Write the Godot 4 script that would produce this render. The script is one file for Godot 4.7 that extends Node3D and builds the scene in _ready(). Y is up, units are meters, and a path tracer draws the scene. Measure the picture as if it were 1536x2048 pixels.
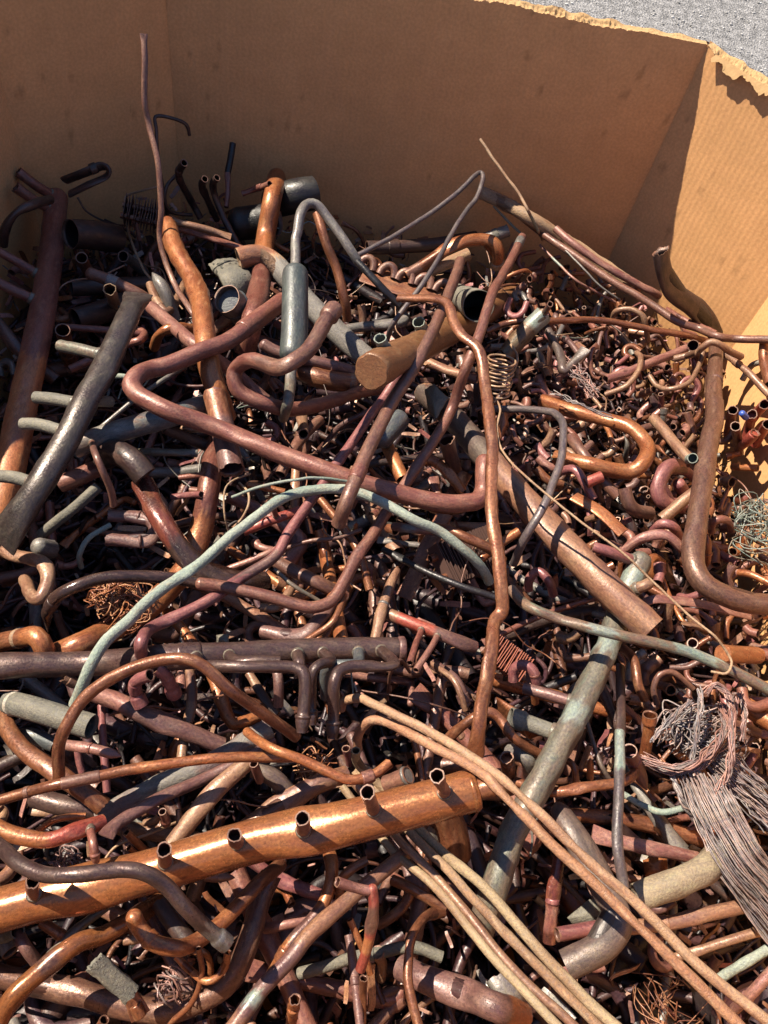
extends Node3D
# A cardboard octagon bin of scrap copper tubing in hard sunlight, seen from above its near rim. Metres, y up, the camera at the origin.

const RIM := -0.44          # top edge of the bin below the camera
const FLOOR := -1.38        # ground outside
const OCT := [Vector2(-0.634, -0.944), Vector2(-0.4765, -1.134), Vector2(0.268, -1.201), Vector2(0.4708, -1.031), Vector2(0.5559, -0.0848), Vector2(0.3857, 0.1063), Vector2(-0.3588, 0.1733), Vector2(-0.5489, 0.0022)]

var rng := RandomNumberGenerator.new()
var nz := FastNoiseLite.new()
var used := {}
var mats: Array[StandardMaterial3D] = []
var card: StandardMaterial3D
var raw_card: StandardMaterial3D
var last: Node3D
var last_at := Vector3.ZERO
var last_r := 0.0
var marks := []             # [phrase, place]: what the small pieces are described by
var labels := {}

# palette: three colours as they look in sun (sRGB), share of the second, share of the third, finish
const PAL := {
	"or": [Color8(202, 120, 58), Color8(162, 88, 46), Color8(216, 150, 94), 0],
	"om": [Color8(190, 116, 58), Color8(174, 102, 52), Color8(150, 100, 60), 5],
	"cg": [Color8(92, 80, 74), Color8(76, 67, 64), Color8(114, 100, 90), 0],
	"bs": [Color8(158, 104, 56), Color8(138, 90, 48), Color8(174, 128, 80), 1],
	"ob": [Color8(164, 98, 58), Color8(126, 74, 50), Color8(194, 134, 92), 0],
	"br": [Color8(142, 94, 74), Color8(110, 72, 62), Color8(168, 122, 96), 1],
	"bp": [Color8(140, 96, 76), Color8(118, 80, 66), Color8(166, 126, 102), 0],
	"rb": [Color8(152, 92, 74), Color8(128, 76, 64), Color8(178, 124, 98), 1],
	"rd": [Color8(156, 94, 76), Color8(130, 72, 60), Color8(180, 124, 100), 1],
	"rr": [Color8(190, 82, 60), Color8(150, 60, 50), Color8(206, 128, 100), 1],
	"pb": [Color8(176, 118, 102), Color8(146, 88, 80), Color8(198, 150, 128), 1],
	"pk": [Color8(168, 98, 96), Color8(142, 80, 82), Color8(192, 132, 120), 1],
	"mv": [Color8(134, 92, 84), Color8(110, 76, 72), Color8(162, 118, 106), 1],
	"pt": [Color8(176, 122, 86), Color8(136, 92, 80), Color8(194, 144, 108), 1],
	"tb": [Color8(172, 126, 92), Color8(142, 98, 74), Color8(194, 154, 118), 1],
	"tn": [Color8(186, 148, 110), Color8(158, 114, 80), Color8(198, 168, 132), 2],
	"to": [Color8(190, 134, 94), Color8(162, 106, 72), Color8(204, 162, 124), 2],
	"td": [Color8(184, 140, 102), Color8(160, 106, 74), Color8(200, 166, 132), 2],
	"tg": [Color8(176, 150, 112), Color8(152, 116, 82), Color8(188, 164, 126), 2],
	"gy": [Color8(138, 132, 126), Color8(112, 106, 102), Color8(164, 156, 146), 1],
	"gg": [Color8(132, 127, 114), Color8(108, 106, 98), Color8(154, 145, 126), 2],
	"gv": [Color8(136, 118, 100), Color8(114, 114, 102), Color8(116, 134, 120), 1],
	"gn": [Color8(160, 172, 160), Color8(126, 148, 138), Color8(156, 144, 122), 2],
	"gr": [Color8(146, 112, 90), Color8(124, 112, 92), Color8(116, 146, 126), 1],
	"gb": [Color8(138, 102, 72), Color8(110, 92, 66), Color8(128, 138, 114), 1],
	"bg": [Color8(112, 98, 98), Color8(88, 78, 80), Color8(142, 124, 118), 1],
	"dg": [Color8(118, 98, 88), Color8(98, 82, 76), Color8(142, 120, 104), 1],
	"mg": [Color8(128, 104, 104), Color8(140, 136, 128), Color8(158, 108, 96), 2],
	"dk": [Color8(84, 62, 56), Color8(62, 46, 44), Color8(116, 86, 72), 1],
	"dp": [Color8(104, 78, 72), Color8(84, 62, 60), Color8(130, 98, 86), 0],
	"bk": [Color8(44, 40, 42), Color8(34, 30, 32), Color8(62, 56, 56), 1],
	"bl": [Color8(104, 112, 116), Color8(82, 86, 92), Color8(132, 126, 118), 1],
	"bt": [Color8(128, 112, 104), Color8(98, 104, 106), Color8(158, 112, 84), 1],
	"ol": [Color8(164, 144, 116), Color8(140, 118, 96), Color8(172, 160, 122), 2],
	"wt": [Color8(208, 200, 186), Color8(176, 168, 156), Color8(196, 170, 144), 2],
	"wr": [Color8(138, 68, 52), Color8(84, 50, 44), Color8(164, 104, 72), 3],
	"fd": [Color8(86, 92, 91), Color8(70, 80, 80), Color8(112, 114, 108), 1],
	"gw": [Color8(172, 158, 154), Color8(146, 138, 140), Color8(192, 164, 154), 1],
	"pw": [Color8(180, 136, 128), Color8(154, 134, 130), Color8(194, 140, 122), 1],
	"bu": [Color8(52, 100, 210), Color8(46, 90, 190), Color8(70, 120, 220), 4],
}
const WORDS := {"or": "orange", "ob": "orange brown", "br": "brown", "rb": "reddish brown", "rd": "maroon", "rr": "bright red", "pb": "pinkish", "pk": "pink mauve", "mv": "mauve", "tb": "tan", "gy": "grey", "gv": "greenish", "dk": "dark", "pt": "pale copper"}


func _ready() -> void:
	rng.seed = 11
	nz.seed = 5
	nz.noise_type = FastNoiseLite.TYPE_SIMPLEX
	nz.frequency = 1.0
	nz.fractal_octaves = 2
	view_and_light()
	make_materials()
	ground()
	bin()
	tubes()
	special_pieces()
	small_fittings()
	tube_lengths()
	stray_wires()
	filler()


func view_and_light() -> void:
	var cam := Camera3D.new()
	cam.name = "camera"
	cam.fov = 67.0
	cam.keep_aspect = Camera3D.KEEP_HEIGHT
	cam.near = 0.05
	cam.far = 600.0
	cam.basis = Basis(Vector3(0.968455, 0.144015, -0.203358), Vector3(-0.249188, 0.559705, -0.790339), Vector3(0.0, 0.816082, 0.577936)).orthonormalized()
	add_child(cam)
	var env := Environment.new()
	env.background_mode = Environment.BG_SKY
	var sky := Sky.new()
	var sm := ProceduralSkyMaterial.new()
	sm.sky_top_color = Color(0.40, 0.51, 0.70)
	sm.sky_horizon_color = Color(0.80, 0.84, 0.88)
	sm.sky_curve = 0.12
	sm.ground_bottom_color = Color(0.35, 0.34, 0.33)
	sm.ground_horizon_color = Color(0.55, 0.55, 0.55)
	sky.sky_material = sm
	env.sky = sky
	env.background_energy_multiplier = 0.56
	env.tonemap_mode = Environment.TONE_MAPPER_LINEAR
	env.tonemap_exposure = 2.65
	env.sdfgi_enabled = true
	env.ssao_enabled = true
	env.ssil_enabled = true
	var we := WorldEnvironment.new()
	we.name = "world_environment"
	we.environment = env
	add_child(we)
	var sun := DirectionalLight3D.new()
	sun.name = "sun"
	sun.light_energy = 1.6
	sun.light_color = Color(1.0, 0.95, 0.87)
	sun.light_angular_distance = 0.5
	sun.shadow_enabled = true
	sun.look_at_from_position(Vector3.ZERO, Vector3(0.76, -1.0, 0.18), Vector3.UP)
	add_child(sun)


# ------------------------------------------------------------------ materials

func gray_noise(size: int, freq: float, octaves: int, seed_: int) -> Image:
	var n := FastNoiseLite.new()
	n.seed = seed_
	n.frequency = freq
	n.fractal_octaves = octaves
	var im := n.get_seamless_image(size, size)
	im.convert(Image.FORMAT_L8)
	return im


func streaks(size: int, seed_: int) -> Image:
	var im := gray_noise(size, 0.06, 3, seed_)
	im.resize(size, size / 16, Image.INTERPOLATE_BILINEAR)
	im.resize(size, size, Image.INTERPOLATE_BILINEAR)
	return im


func tex(im: Image) -> ImageTexture:
	return ImageTexture.create_from_image(im)


func make_materials() -> void:
	var s := 512
	var a := gray_noise(s, 0.055, 4, 1)
	var b := gray_noise(s, 0.19, 2, 2)
	var c := streaks(s, 3)
	var d := gray_noise(s, 0.006, 3, 4)
	var alb := [Image.create_empty(s, s, false, Image.FORMAT_RGB8), Image.create_empty(s, s, false, Image.FORMAT_RGB8)]
	var rough := Image.create_empty(s, s, false, Image.FORMAT_L8)
	var height := [Image.create_empty(s, s, false, Image.FORMAT_L8), Image.create_empty(s, s, false, Image.FORMAT_L8)]
	for y in s:
		for x in s:
			var na := a.get_pixel(x, y).r
			var nb := b.get_pixel(x, y).r
			var nc := c.get_pixel(x, y).r
			var nd := d.get_pixel(x, y).r
			var spot := smoothstep(0.68, 0.78, nb) * smoothstep(0.40, 0.60, nd)
			var fleck := smoothstep(0.32, 0.22, nb) * smoothstep(0.58, 0.42, nd)
			var v := clampf(0.86 + 0.18 * (na - 0.5) + 0.30 * (nc - 0.5) + 0.12 * (nd - 0.5) - 0.40 * spot + 0.34 * fleck, 0.0, 1.0)
			alb[0].set_pixel(x, y, Color(v, clampf(v * (0.98 + 0.05 * (nd - 0.5)), 0, 1), clampf(v * (0.97 - 0.14 * (na - 0.5)), 0, 1)))
			var w := clampf(0.86 + 0.26 * (na - 0.5) + 0.16 * (nc - 0.5) + 0.16 * (nd - 0.5) - 0.20 * spot + 0.16 * fleck, 0.0, 1.0)
			alb[1].set_pixel(x, y, Color(w, w * 0.985, w * (0.96 - 0.1 * (na - 0.5))))
			var r := clampf(0.78 + 0.5 * (na - 0.5) + 0.35 * (nd - 0.5) + 0.2 * spot, 0.0, 1.0)
			rough.set_pixel(x, y, Color(r, r, r))
			var h0 := clampf(0.5 + 0.35 * (na - 0.5) + 0.25 * (nc - 0.5) + 0.25 * spot, 0.0, 1.0)
			height[0].set_pixel(x, y, Color(h0, h0, h0))
			var h1 := clampf(0.5 + 0.6 * (na - 0.5) + 0.5 * (nb - 0.5), 0.0, 1.0)
			height[1].set_pixel(x, y, Color(h1, h1, h1))
	for k in 2:
		height[k].convert(Image.FORMAT_RGB8)
		height[k].bump_map_to_normal_map(5.0 if k == 0 else 9.0)
	var at := [tex(alb[0]), tex(alb[1])]
	var nt := [tex(height[0]), tex(height[1])]
	var rt := tex(rough)
	# finishes: satin copper, dull, dusty, wet, plastic, shiny
	var kinds := [[0.38, 0.46, 0, 0.4], [0.18, 0.58, 0, 0.45], [0.0, 0.92, 1, 0.4], [0.25, 0.30, 0, 0.4], [0.0, 0.45, 0, 0.2], [0.45, 0.30, 0, 0.12]]
	for k in kinds:
		var m := StandardMaterial3D.new()
		m.vertex_color_use_as_albedo = true
		m.albedo_texture = at[k[2]]
		m.metallic = k[0]
		m.roughness = k[1]
		m.roughness_texture = rt
		m.normal_enabled = true
		m.normal_texture = nt[k[2]]
		m.normal_scale = k[3]
		m.uv1_scale = Vector3(11.0, 11.0, 1.0)
		m.cull_mode = BaseMaterial3D.CULL_DISABLED
		mats.append(m)
	# cardboard: kraft paper over corrugation that telegraphs through as faint upright ribs
	var fib := gray_noise(s, 0.05, 4, 7)
	var cim := Image.create_empty(s, s, false, Image.FORMAT_RGB8)
	var ch := Image.create_empty(s, s, false, Image.FORMAT_L8)
	for y in s:
		for x in s:
			var f := fib.get_pixel(x, y).r
			var g := b.get_pixel((x * 2) % s, y).r
			var e := d.get_pixel(x, y).r
			var v := clampf(0.90 + 0.11 * (f - 0.5) + 0.10 * (g - 0.5) + 0.05 * (e - 0.5), 0.0, 1.0)
			cim.set_pixel(x, y, Color(v, v * 0.99, v * 0.97))
			var rib := 0.5 + 0.5 * sin(TAU * 16.0 * x / s)
			var hh := clampf(0.36 + 0.34 * rib * (0.8 + 0.4 * e) + 0.16 * (f - 0.5) + 0.10 * (g - 0.5), 0.0, 1.0)
			ch.set_pixel(x, y, Color(hh, hh, hh))
	ch.convert(Image.FORMAT_RGB8)
	ch.bump_map_to_normal_map(4.0)
	card = StandardMaterial3D.new()
	card.vertex_color_use_as_albedo = true
	card.albedo_texture = tex(cim)
	card.roughness = 0.9
	card.metallic_specular = 0.25
	card.normal_enabled = true
	card.normal_texture = tex(ch)
	card.normal_scale = 0.38
	card.uv1_scale = Vector3(6.8, 6.8, 1.0)
	card.cull_mode = BaseMaterial3D.CULL_DISABLED
	raw_card = card.duplicate()
	raw_card.normal_enabled = false
	raw_card.uv1_scale = Vector3(20.0, 20.0, 1.0)


func lin(c: Color) -> Color:
	var l := c.srgb_to_linear()
	var y := l.get_luminance()
	return Color(lerpf(l.r, y, 0.17), lerpf(l.g, y, 0.17), lerpf(l.b, y, 0.17)) * 0.78


# ------------------------------------------------------------------ naming

func numbered(called: String) -> String:
	var n: int = used.get(called, 0)
	used[called] = n + 1
	return called if n == 0 else "%s_%03d" % [called, n]


func tag(o: Node, label: String, category: String, group := "", kind := "") -> void:
	if label:
		o.set_meta("label", label)
		labels[label] = true
	if category:
		o.set_meta("category", category)
	if group:
		o.set_meta("group", group)
	if kind:
		o.set_meta("kind", kind)


func mesh_node(called: String, mesh: Mesh, m: Material, parent: Node = null) -> MeshInstance3D:
	var o := MeshInstance3D.new()
	o.name = called
	o.mesh = mesh
	o.material_override = m
	(parent if parent else self).add_child(o, true)
	return o


func arrays_mesh(v: PackedVector3Array, n: PackedVector3Array, c: PackedColorArray, uv: PackedVector2Array, ix: PackedInt32Array) -> ArrayMesh:
	var a := []
	a.resize(Mesh.ARRAY_MAX)
	a[Mesh.ARRAY_VERTEX] = v
	a[Mesh.ARRAY_NORMAL] = n
	if c.size():
		a[Mesh.ARRAY_COLOR] = c
	a[Mesh.ARRAY_TEX_UV] = uv
	a[Mesh.ARRAY_INDEX] = ix
	var m := ArrayMesh.new()
	m.add_surface_from_arrays(Mesh.PRIMITIVE_TRIANGLES, a)
	return m


# ------------------------------------------------------------------ tubes

func spline(p: PackedVector3Array, step: float) -> PackedVector3Array:
	var out := PackedVector3Array()
	var n := p.size()
	for i in n - 1:
		var a := p[i - 1] if i > 0 else 2.0 * p[0] - p[1]
		var d := p[i + 2] if i < n - 2 else 2.0 * p[n - 1] - p[n - 2]
		var k := maxi(1, int(ceil(p[i].distance_to(p[i + 1]) / step)))
		for j in k:
			out.append(p[i].cubic_interpolate(p[i + 1], a, d, float(j) / k))
	out.append(p[n - 1])
	return out


func along(path: PackedVector3Array, cum: PackedFloat32Array, s: float) -> Vector3:
	var i := clampi(cum.bsearch(s) - 1, 0, path.size() - 2)
	var u := (s - cum[i]) / maxf(cum[i + 1] - cum[i], 1e-6)
	return path[i].lerp(path[i + 1], u)


func lengths(path: PackedVector3Array) -> PackedFloat32Array:
	var cum := PackedFloat32Array([0.0])
	for i in range(1, path.size()):
		cum.append(cum[i - 1] + path[i].distance_to(path[i - 1]))
	return cum


func end_shape(kind: String, d: float, r: float) -> Vector2:
	match kind:
		"pinch":
			var e := 1.0 - smoothstep(0.0, 5.0 * r, d)
			return Vector2(1.0 + 0.4 * e, 1.0 - 0.82 * e)
		"chisel":
			var e := 1.0 - smoothstep(0.0, 3.2 * r, d)
			return Vector2(1.0 + 0.28 * e, 1.0 - 0.88 * e)
		"tongue":
			var e := 1.0 - smoothstep(0.0, 4.0 * r, d)
			var q := sqrt(maxf(0.02, 1.0 - pow(1.0 - minf(d / (0.9 * r), 1.0), 2.0)))
			return Vector2((1.0 - 0.22 * e) * q, 1.0 - 0.6 * e)
		"cone":
			var e := clampf(1.0 - d / (3.0 * r), 0.0, 1.0)
			return Vector2.ONE * (1.0 - 0.92 * e * e)
		"cap":
			return Vector2.ONE * sqrt(maxf(0.0004, 1.0 - pow(1.0 - minf(d / (0.8 * r), 1.0), 2.0)))
		"cap2":
			return Vector2.ONE * (1.0 - 0.10 * pow(1.0 - minf(d / (0.16 * r), 1.0), 2.0))
		"flare":
			return Vector2.ONE * (1.0 + 0.28 * (1.0 - smoothstep(1.7 * r, 2.3 * r, d)))
		"ferrule":
			var q := 1.0 - smoothstep(2.6 * r, 2.75 * r, d)
			var ring := smoothstep(2.1 * r, 2.25 * r, d) * (1.0 - smoothstep(2.6 * r, 2.75 * r, d))
			return Vector2.ONE * ((1.0 + 0.14 * q + 0.16 * ring) * (1.0 - 0.3 * (1.0 - smoothstep(0.0, 1.6 * r, d))))
	return Vector2.ONE


# One tube: a spline swept with an outline that end shapes, dents and steps change; open ends have a wall and an inside.
func sweep(p: PackedVector3Array, r: float, pal: String, o: Dictionary, at: Vector3) -> ArrayMesh:
	var segs := 30 if r > 0.012 else (22 if r > 0.0045 else (14 if r > 0.0025 else 8))
	var step := clampf(0.8 * r, 0.0035, 0.007)
	var path := spline(p, step)
	var cum := lengths(path)
	var whole: float = cum[cum.size() - 1]
	if whole > 14.0 * r and not o.has("straight"):          # nothing here is quite straight
		var ph := rng.randf() * 50.0
		for i in path.size():
			var f := cum[i] / r / 20.0 + ph
			path[i] += Vector3(nz.get_noise_2d(f, 1.0), nz.get_noise_2d(f, 40.0), nz.get_noise_2d(f, 80.0)) * minf(0.16 * r, 0.0016)
	var ends := [o.get("A", "open"), o.get("B", "open")]
	var ss := []
	for i in cum.size():
		ss.append(cum[i])
	for k in 2:
		for q in [0.004, 0.03, 0.09, 0.2, 0.36, 0.55, 0.8]:
			if q * r < whole * 0.4:
				ss.append(q * r if k == 0 else whole - q * r)
		if ends[k] == "flare" or ends[k] == "ferrule":
			for q in [1.7, 2.0, 2.12, 2.3, 2.58, 2.75]:
				if q * r < whole * 0.5:
					ss.append(q * r if k == 0 else whole - q * r)
	ss.sort()
	var flat: float = o.get("fl", 1.0)
	var dent: float = 0.02 + 0.035 * float(o.get("d", 0.0))
	var sw: Array = o.get("s", [])
	var bands: Array = o.get("b", [])
	var v := PackedVector3Array()
	var n := PackedVector3Array()
	var cl := PackedColorArray()
	var uv := PackedVector2Array()
	var ix := PackedInt32Array()
	var pc := [lin(PAL[pal][0]), lin(PAL[pal][1]), lin(PAL[pal][2])]
	var tone: float = rng.randf_range(0.86, 1.1)
	var off := Vector3(rng.randf(), rng.randf(), rng.randf()) * 40.0
	var N := Vector3.ZERO
	var rings := []
	var prev_t := Vector3.ZERO
	var kept := []
	for s in ss:
		if kept.size() and s - kept[kept.size() - 1] < 0.002 * r:
			continue
		kept.append(s)
	var cnt := kept.size()
	for i in cnt:
		var s: float = kept[i]
		var here := along(path, cum, s)
		var t := (along(path, cum, minf(s + 0.9 * r + 0.001, whole)) - along(path, cum, maxf(s - 0.9 * r - 0.001, 0.0))).normalized()
		if i == 0:
			N = t.cross(Vector3.UP)
			N = N.normalized() if N.length() > 0.15 else t.cross(Vector3.RIGHT).normalized()
		else:
			N = (Quaternion(prev_t, t) * N) if prev_t.dot(t) < 0.999999 else N
			N = (N - t * N.dot(t)).normalized()
		prev_t = t
		var e0 := end_shape(ends[0], s, r)
		var e1 := end_shape(ends[1], whole - s, r)
		var ab := Vector2(e0.x * e1.x, e0.y * e1.y)
		if flat != 1.0:
			ab *= Vector2(1.0 + (1.0 - flat) * 0.42, flat)
		for q in sw:
			if s / whole >= q[0] and s / whole <= q[1]:
				ab *= q[2]
		if o.get("rib", false):
			ab *= 1.0 + 0.10 * sin(s / r * 3.4)
		rings.append([here, t, N, N.cross(t), ab, s])
	if r > 0.0035 and whole > 12.0 * r:          # knocks
		for q in rng.randi_range(0, 4):
			var s0 := rng.randf_range(0.1, 0.9) * whole
			var hard := rng.randf_range(0.06, 0.30)
			for R in rings:
				var e := exp(-pow((R[5] - s0) / (1.6 * r), 2.0))
				R[4] *= Vector2(1.0 + 0.5 * hard * e, 1.0 - hard * e)
	var cols_at := func(pos: Vector3, ang: float, s: float) -> Color:
		var q := Vector3(cos(ang) * r * 75.0, s * 11.0, sin(ang) * r * 75.0) + off
		var f := nz.get_noise_3dv(q) * 0.5 + 0.5
		var g := nz.get_noise_3dv(q * Vector3(2.6, 4.5, 2.6) + Vector3(9, 3, 7)) * 0.5 + 0.5
		var use: Array = pc
		var u := s / whole + 0.05 * (g - 0.5)
		for bd in bands:
			if u >= bd[0] and u <= bd[1]:
				use = bd[2]
		var c: Color = use[0].lerp(use[1], smoothstep(0.30, 0.85, f))
		c = c.lerp(use[2], smoothstep(0.58, 0.82, g) * 0.6)
		return c * (tone * (0.93 + 0.14 * f))
	var last_ring: int = rings.size() - 1
	for i in rings.size():
		var R: Array = rings[i]
		var pa: Vector2 = rings[maxi(i - 1, 0)][4]
		var pb: Vector2 = rings[mini(i + 1, last_ring)][4]
		var ds: float = maxf(rings[mini(i + 1, last_ring)][5] - rings[maxi(i - 1, 0)][5], 1e-5)
		var slope := clampf(((pb.x + pb.y) - (pa.x + pa.y)) * 0.5 * r / ds, -6.0, 6.0)
		var jag := 0.0
		if i == 0 and ends[0] == "torn":
			jag = 1.0
		elif i == last_ring and ends[1] == "torn":
			jag = -1.0
		for j in segs + 1:
			var ang := TAU * j / segs - PI / 2.0
			var ca := cos(ang)
			var sa := sin(ang)
			var ab: Vector2 = R[4]
			if ends[0] == "torn" and R[5] < 1.4 * r:
				ab *= 1.0 + (1.0 - R[5] / (1.4 * r)) * (0.03 + 0.16 * nz.get_noise_3dv(Vector3(ca * 1.1, 8.0, sa * 1.5) + off))
			if ends[1] == "torn" and whole - R[5] < 1.4 * r:
				ab *= 1.0 + (1.0 - (whole - R[5]) / (1.4 * r)) * (0.03 + 0.16 * nz.get_noise_3dv(Vector3(ca * 1.1, 4.0, sa * 1.5) + off))
			var k := 1.0 + dent * 2.0 * nz.get_noise_3dv(Vector3(ca * 1.2, R[5] / r * 0.35, sa * 1.2) + off)
			var pos: Vector3 = R[0] + (R[2] * (ca * ab.x) + R[3] * (sa * ab.y)) * (r * k)
			if jag != 0.0:
				pos += R[1] * (-jag * (0.3 * r + 0.0012) * absf(nz.get_noise_3dv(Vector3(ca * 3.1, 2.0, sa * 3.1) + off)))
			v.append(pos - at)
			var nn: Vector3 = R[2] * (ca * ab.y) + R[3] * (sa * ab.x) - R[1] * (slope * minf(ab.x, ab.y))
			n.append(nn.normalized())
			cl.append(cols_at.call(pos, ang, R[5]))
			uv.append(Vector2(ang * r, R[5]) + Vector2(off.x, off.y))
	var w := segs + 1
	for i in last_ring:
		for j in segs:
			var q := i * w + j
			ix.append_array([q, q + 1, q + w, q + 1, q + w + 1, q + w])
	for k in 2:
		var R: Array = rings[0 if k == 0 else last_ring]
		var out: Vector3 = -R[1] if k == 0 else R[1]
		var first := 0 if k == 0 else last_ring * w
		if ends[k] in ["open", "torn", "flare"]:
			var wall := maxf(0.80, 1.0 - 0.0009 / r)
			var deep := minf(7.0 * r, whole * 0.42)
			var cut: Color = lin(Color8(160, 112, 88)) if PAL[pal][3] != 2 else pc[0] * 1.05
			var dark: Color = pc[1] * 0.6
			var base := v.size()
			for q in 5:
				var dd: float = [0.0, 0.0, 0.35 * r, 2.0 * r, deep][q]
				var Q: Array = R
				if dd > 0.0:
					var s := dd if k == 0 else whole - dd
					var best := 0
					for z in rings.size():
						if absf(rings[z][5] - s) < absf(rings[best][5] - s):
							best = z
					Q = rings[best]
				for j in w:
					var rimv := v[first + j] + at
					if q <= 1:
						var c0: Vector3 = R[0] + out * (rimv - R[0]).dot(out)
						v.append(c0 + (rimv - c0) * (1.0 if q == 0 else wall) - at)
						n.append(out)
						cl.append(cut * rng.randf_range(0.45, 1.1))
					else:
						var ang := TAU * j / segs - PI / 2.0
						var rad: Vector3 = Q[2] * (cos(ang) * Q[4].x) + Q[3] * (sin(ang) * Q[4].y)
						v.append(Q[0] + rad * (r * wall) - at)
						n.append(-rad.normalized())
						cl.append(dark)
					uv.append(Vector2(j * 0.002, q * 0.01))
			for q in 4:
				for j in segs:
					var z := base + q * w + j
					if k == 0:
						ix.append_array([z, z + w, z + 1, z + 1, z + w, z + w + 1])
					else:
						ix.append_array([z, z + 1, z + w, z + 1, z + w + 1, z + w])
			first = base + 4 * w
			out = out
		# close what is left with a fan
		var centre := Vector3.ZERO
		for j in segs:
			centre += v[first + j]
		centre /= segs
		if ends[k] == "cap2":
			centre += out * (0.10 * r)
		var b2 := v.size()
		v.append(centre)
		n.append(out)
		cl.append(cl[first] if ends[k] != "cap2" else pc[0] * 0.9)
		uv.append(Vector2(off.x, off.y))
		for j in w:
			v.append(v[first + j])
			n.append(out)
			cl.append(cl[first + j] if ends[k] != "cap2" else pc[0] * 0.9)
			uv.append(Vector2(off.x, off.y) + Vector2(cos(TAU * j / segs), sin(TAU * j / segs)) * r)
		for j in segs:
			if k == 0:
				ix.append_array([b2, b2 + 2 + j, b2 + 1 + j])
			else:
				ix.append_array([b2, b2 + 1 + j, b2 + 2 + j])
	return arrays_mesh(v, n, cl, uv, ix)


func points(mm: Array) -> PackedVector3Array:
	var p := PackedVector3Array()
	for i in range(0, mm.size(), 3):
		p.append(Vector3(mm[i], mm[i + 1], mm[i + 2]) * 0.001)
	return p


func options(text: String) -> Dictionary:
	var o := {"b": [], "c": [], "s": []}
	for w in text.split(" ", false):
		var kv := w.split("=")
		var q := kv[1].split(":")
		match kv[0]:
			"b":
				o.b.append([float(q[0]), float(q[1]), [lin(PAL[q[2]][0]), lin(PAL[q[2]][1]), lin(PAL[q[2]][2])]])
			"s":
				o.s.append([float(q[0]), float(q[1]), float(q[2])])
			"c":
				o.c.append(q)
			"fl", "d", "w":
				o[kv[0]] = float(kv[1])
			_:
				o[kv[0]] = kv[1]
	return o


# A tube, pipe, rod or wire of the pile. Couplings and branches become its parts.
func T(called: String, category: String, pal: String, r_mm: float, mm: Array, opt: String, label: String) -> void:
	var p := points(mm)
	var o := options(opt)
	if called.begins_with("corrugated"):
		o["rib"] = true
	var r := r_mm * 0.001
	var at := p[0]
	for q in p:
		if q.y < at.y:
			at = q
	at.y -= r
	var root := Node3D.new()
	root.name = numbered(called)
	add_child(root)
	root.position = at
	tag(root, label, category, "scrap copper pieces heaped in the box")
	var fin: int = PAL[pal][3]
	if o.get("w", 0.0) > 0.0:
		fin = 3
	var part := "wire" if category == "wire" else ("rod" if category == "rod" else ("pipe" if r > 0.0115 else "tube"))
	mesh_node(part, sweep(p, r, pal, o, at), mats[fin], root)
	if r > 0.0035 and category == "copper tube" and not o.c.size() and rng.randf() < 0.3:
		o.c.append([str(rng.randf_range(0.1, 0.9)), str(rng.randf_range(0.5, 1.5)), str(rng.randf_range(1.07, 1.16)), pal])
	if o.c.size():
		var path := spline(p, 0.004)
		var cum := lengths(path)
		var whole: float = cum[cum.size() - 1]
		for q in o.c:
			var half: float = float(q[1]) * r
			var mid: float = clampf(float(q[0]) * whole, half, whole - half) if half * 2.0 < whole else whole * 0.5
			var sp := PackedVector3Array()
			var k := maxi(3, int(half / 0.006))
			for i in k:
				sp.append(along(path, cum, clampf(mid - half + 2.0 * half * i / (k - 1), 0.0, whole)))
			var canister: bool = q[3] == "fd"
			mesh_node("canister" if canister else "coupling", sweep(sp, r * float(q[2]), q[3], {"A": "cap" if canister else "cap2", "B": "cap" if canister else "cap2"}, at), mats[PAL[q[3]][3]], root)
	last = root
	last_r = r
	last_at = at
	marks.append([label, p[p.size() / 2]])


# A branch of the last tube.
func S(pal: String, r_mm: float, mm: Array, end: String) -> void:
	var bp := points(mm)
	var bl := spline(bp, 0.002)
	var bc := lengths(bl)
	var far: float = bc[bc.size() - 1]
	if last_r > r_mm * 0.0013 and far > last_r + 0.006:
		var cp := PackedVector3Array()
		for i in 4:
			cp.append(along(bl, bc, last_r - 0.003 + 0.0055 * i / 3.0))
		mesh_node("solder_collar", sweep(cp, r_mm * 0.00118, "gv", {"A": "cap2", "B": "cap2"}, last_at), mats[1], last)
	mesh_node("branch", sweep(points(mm), r_mm * 0.001, pal, {"A": "cap", "B": end}, last_at), mats[PAL[pal][3]], last)


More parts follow.
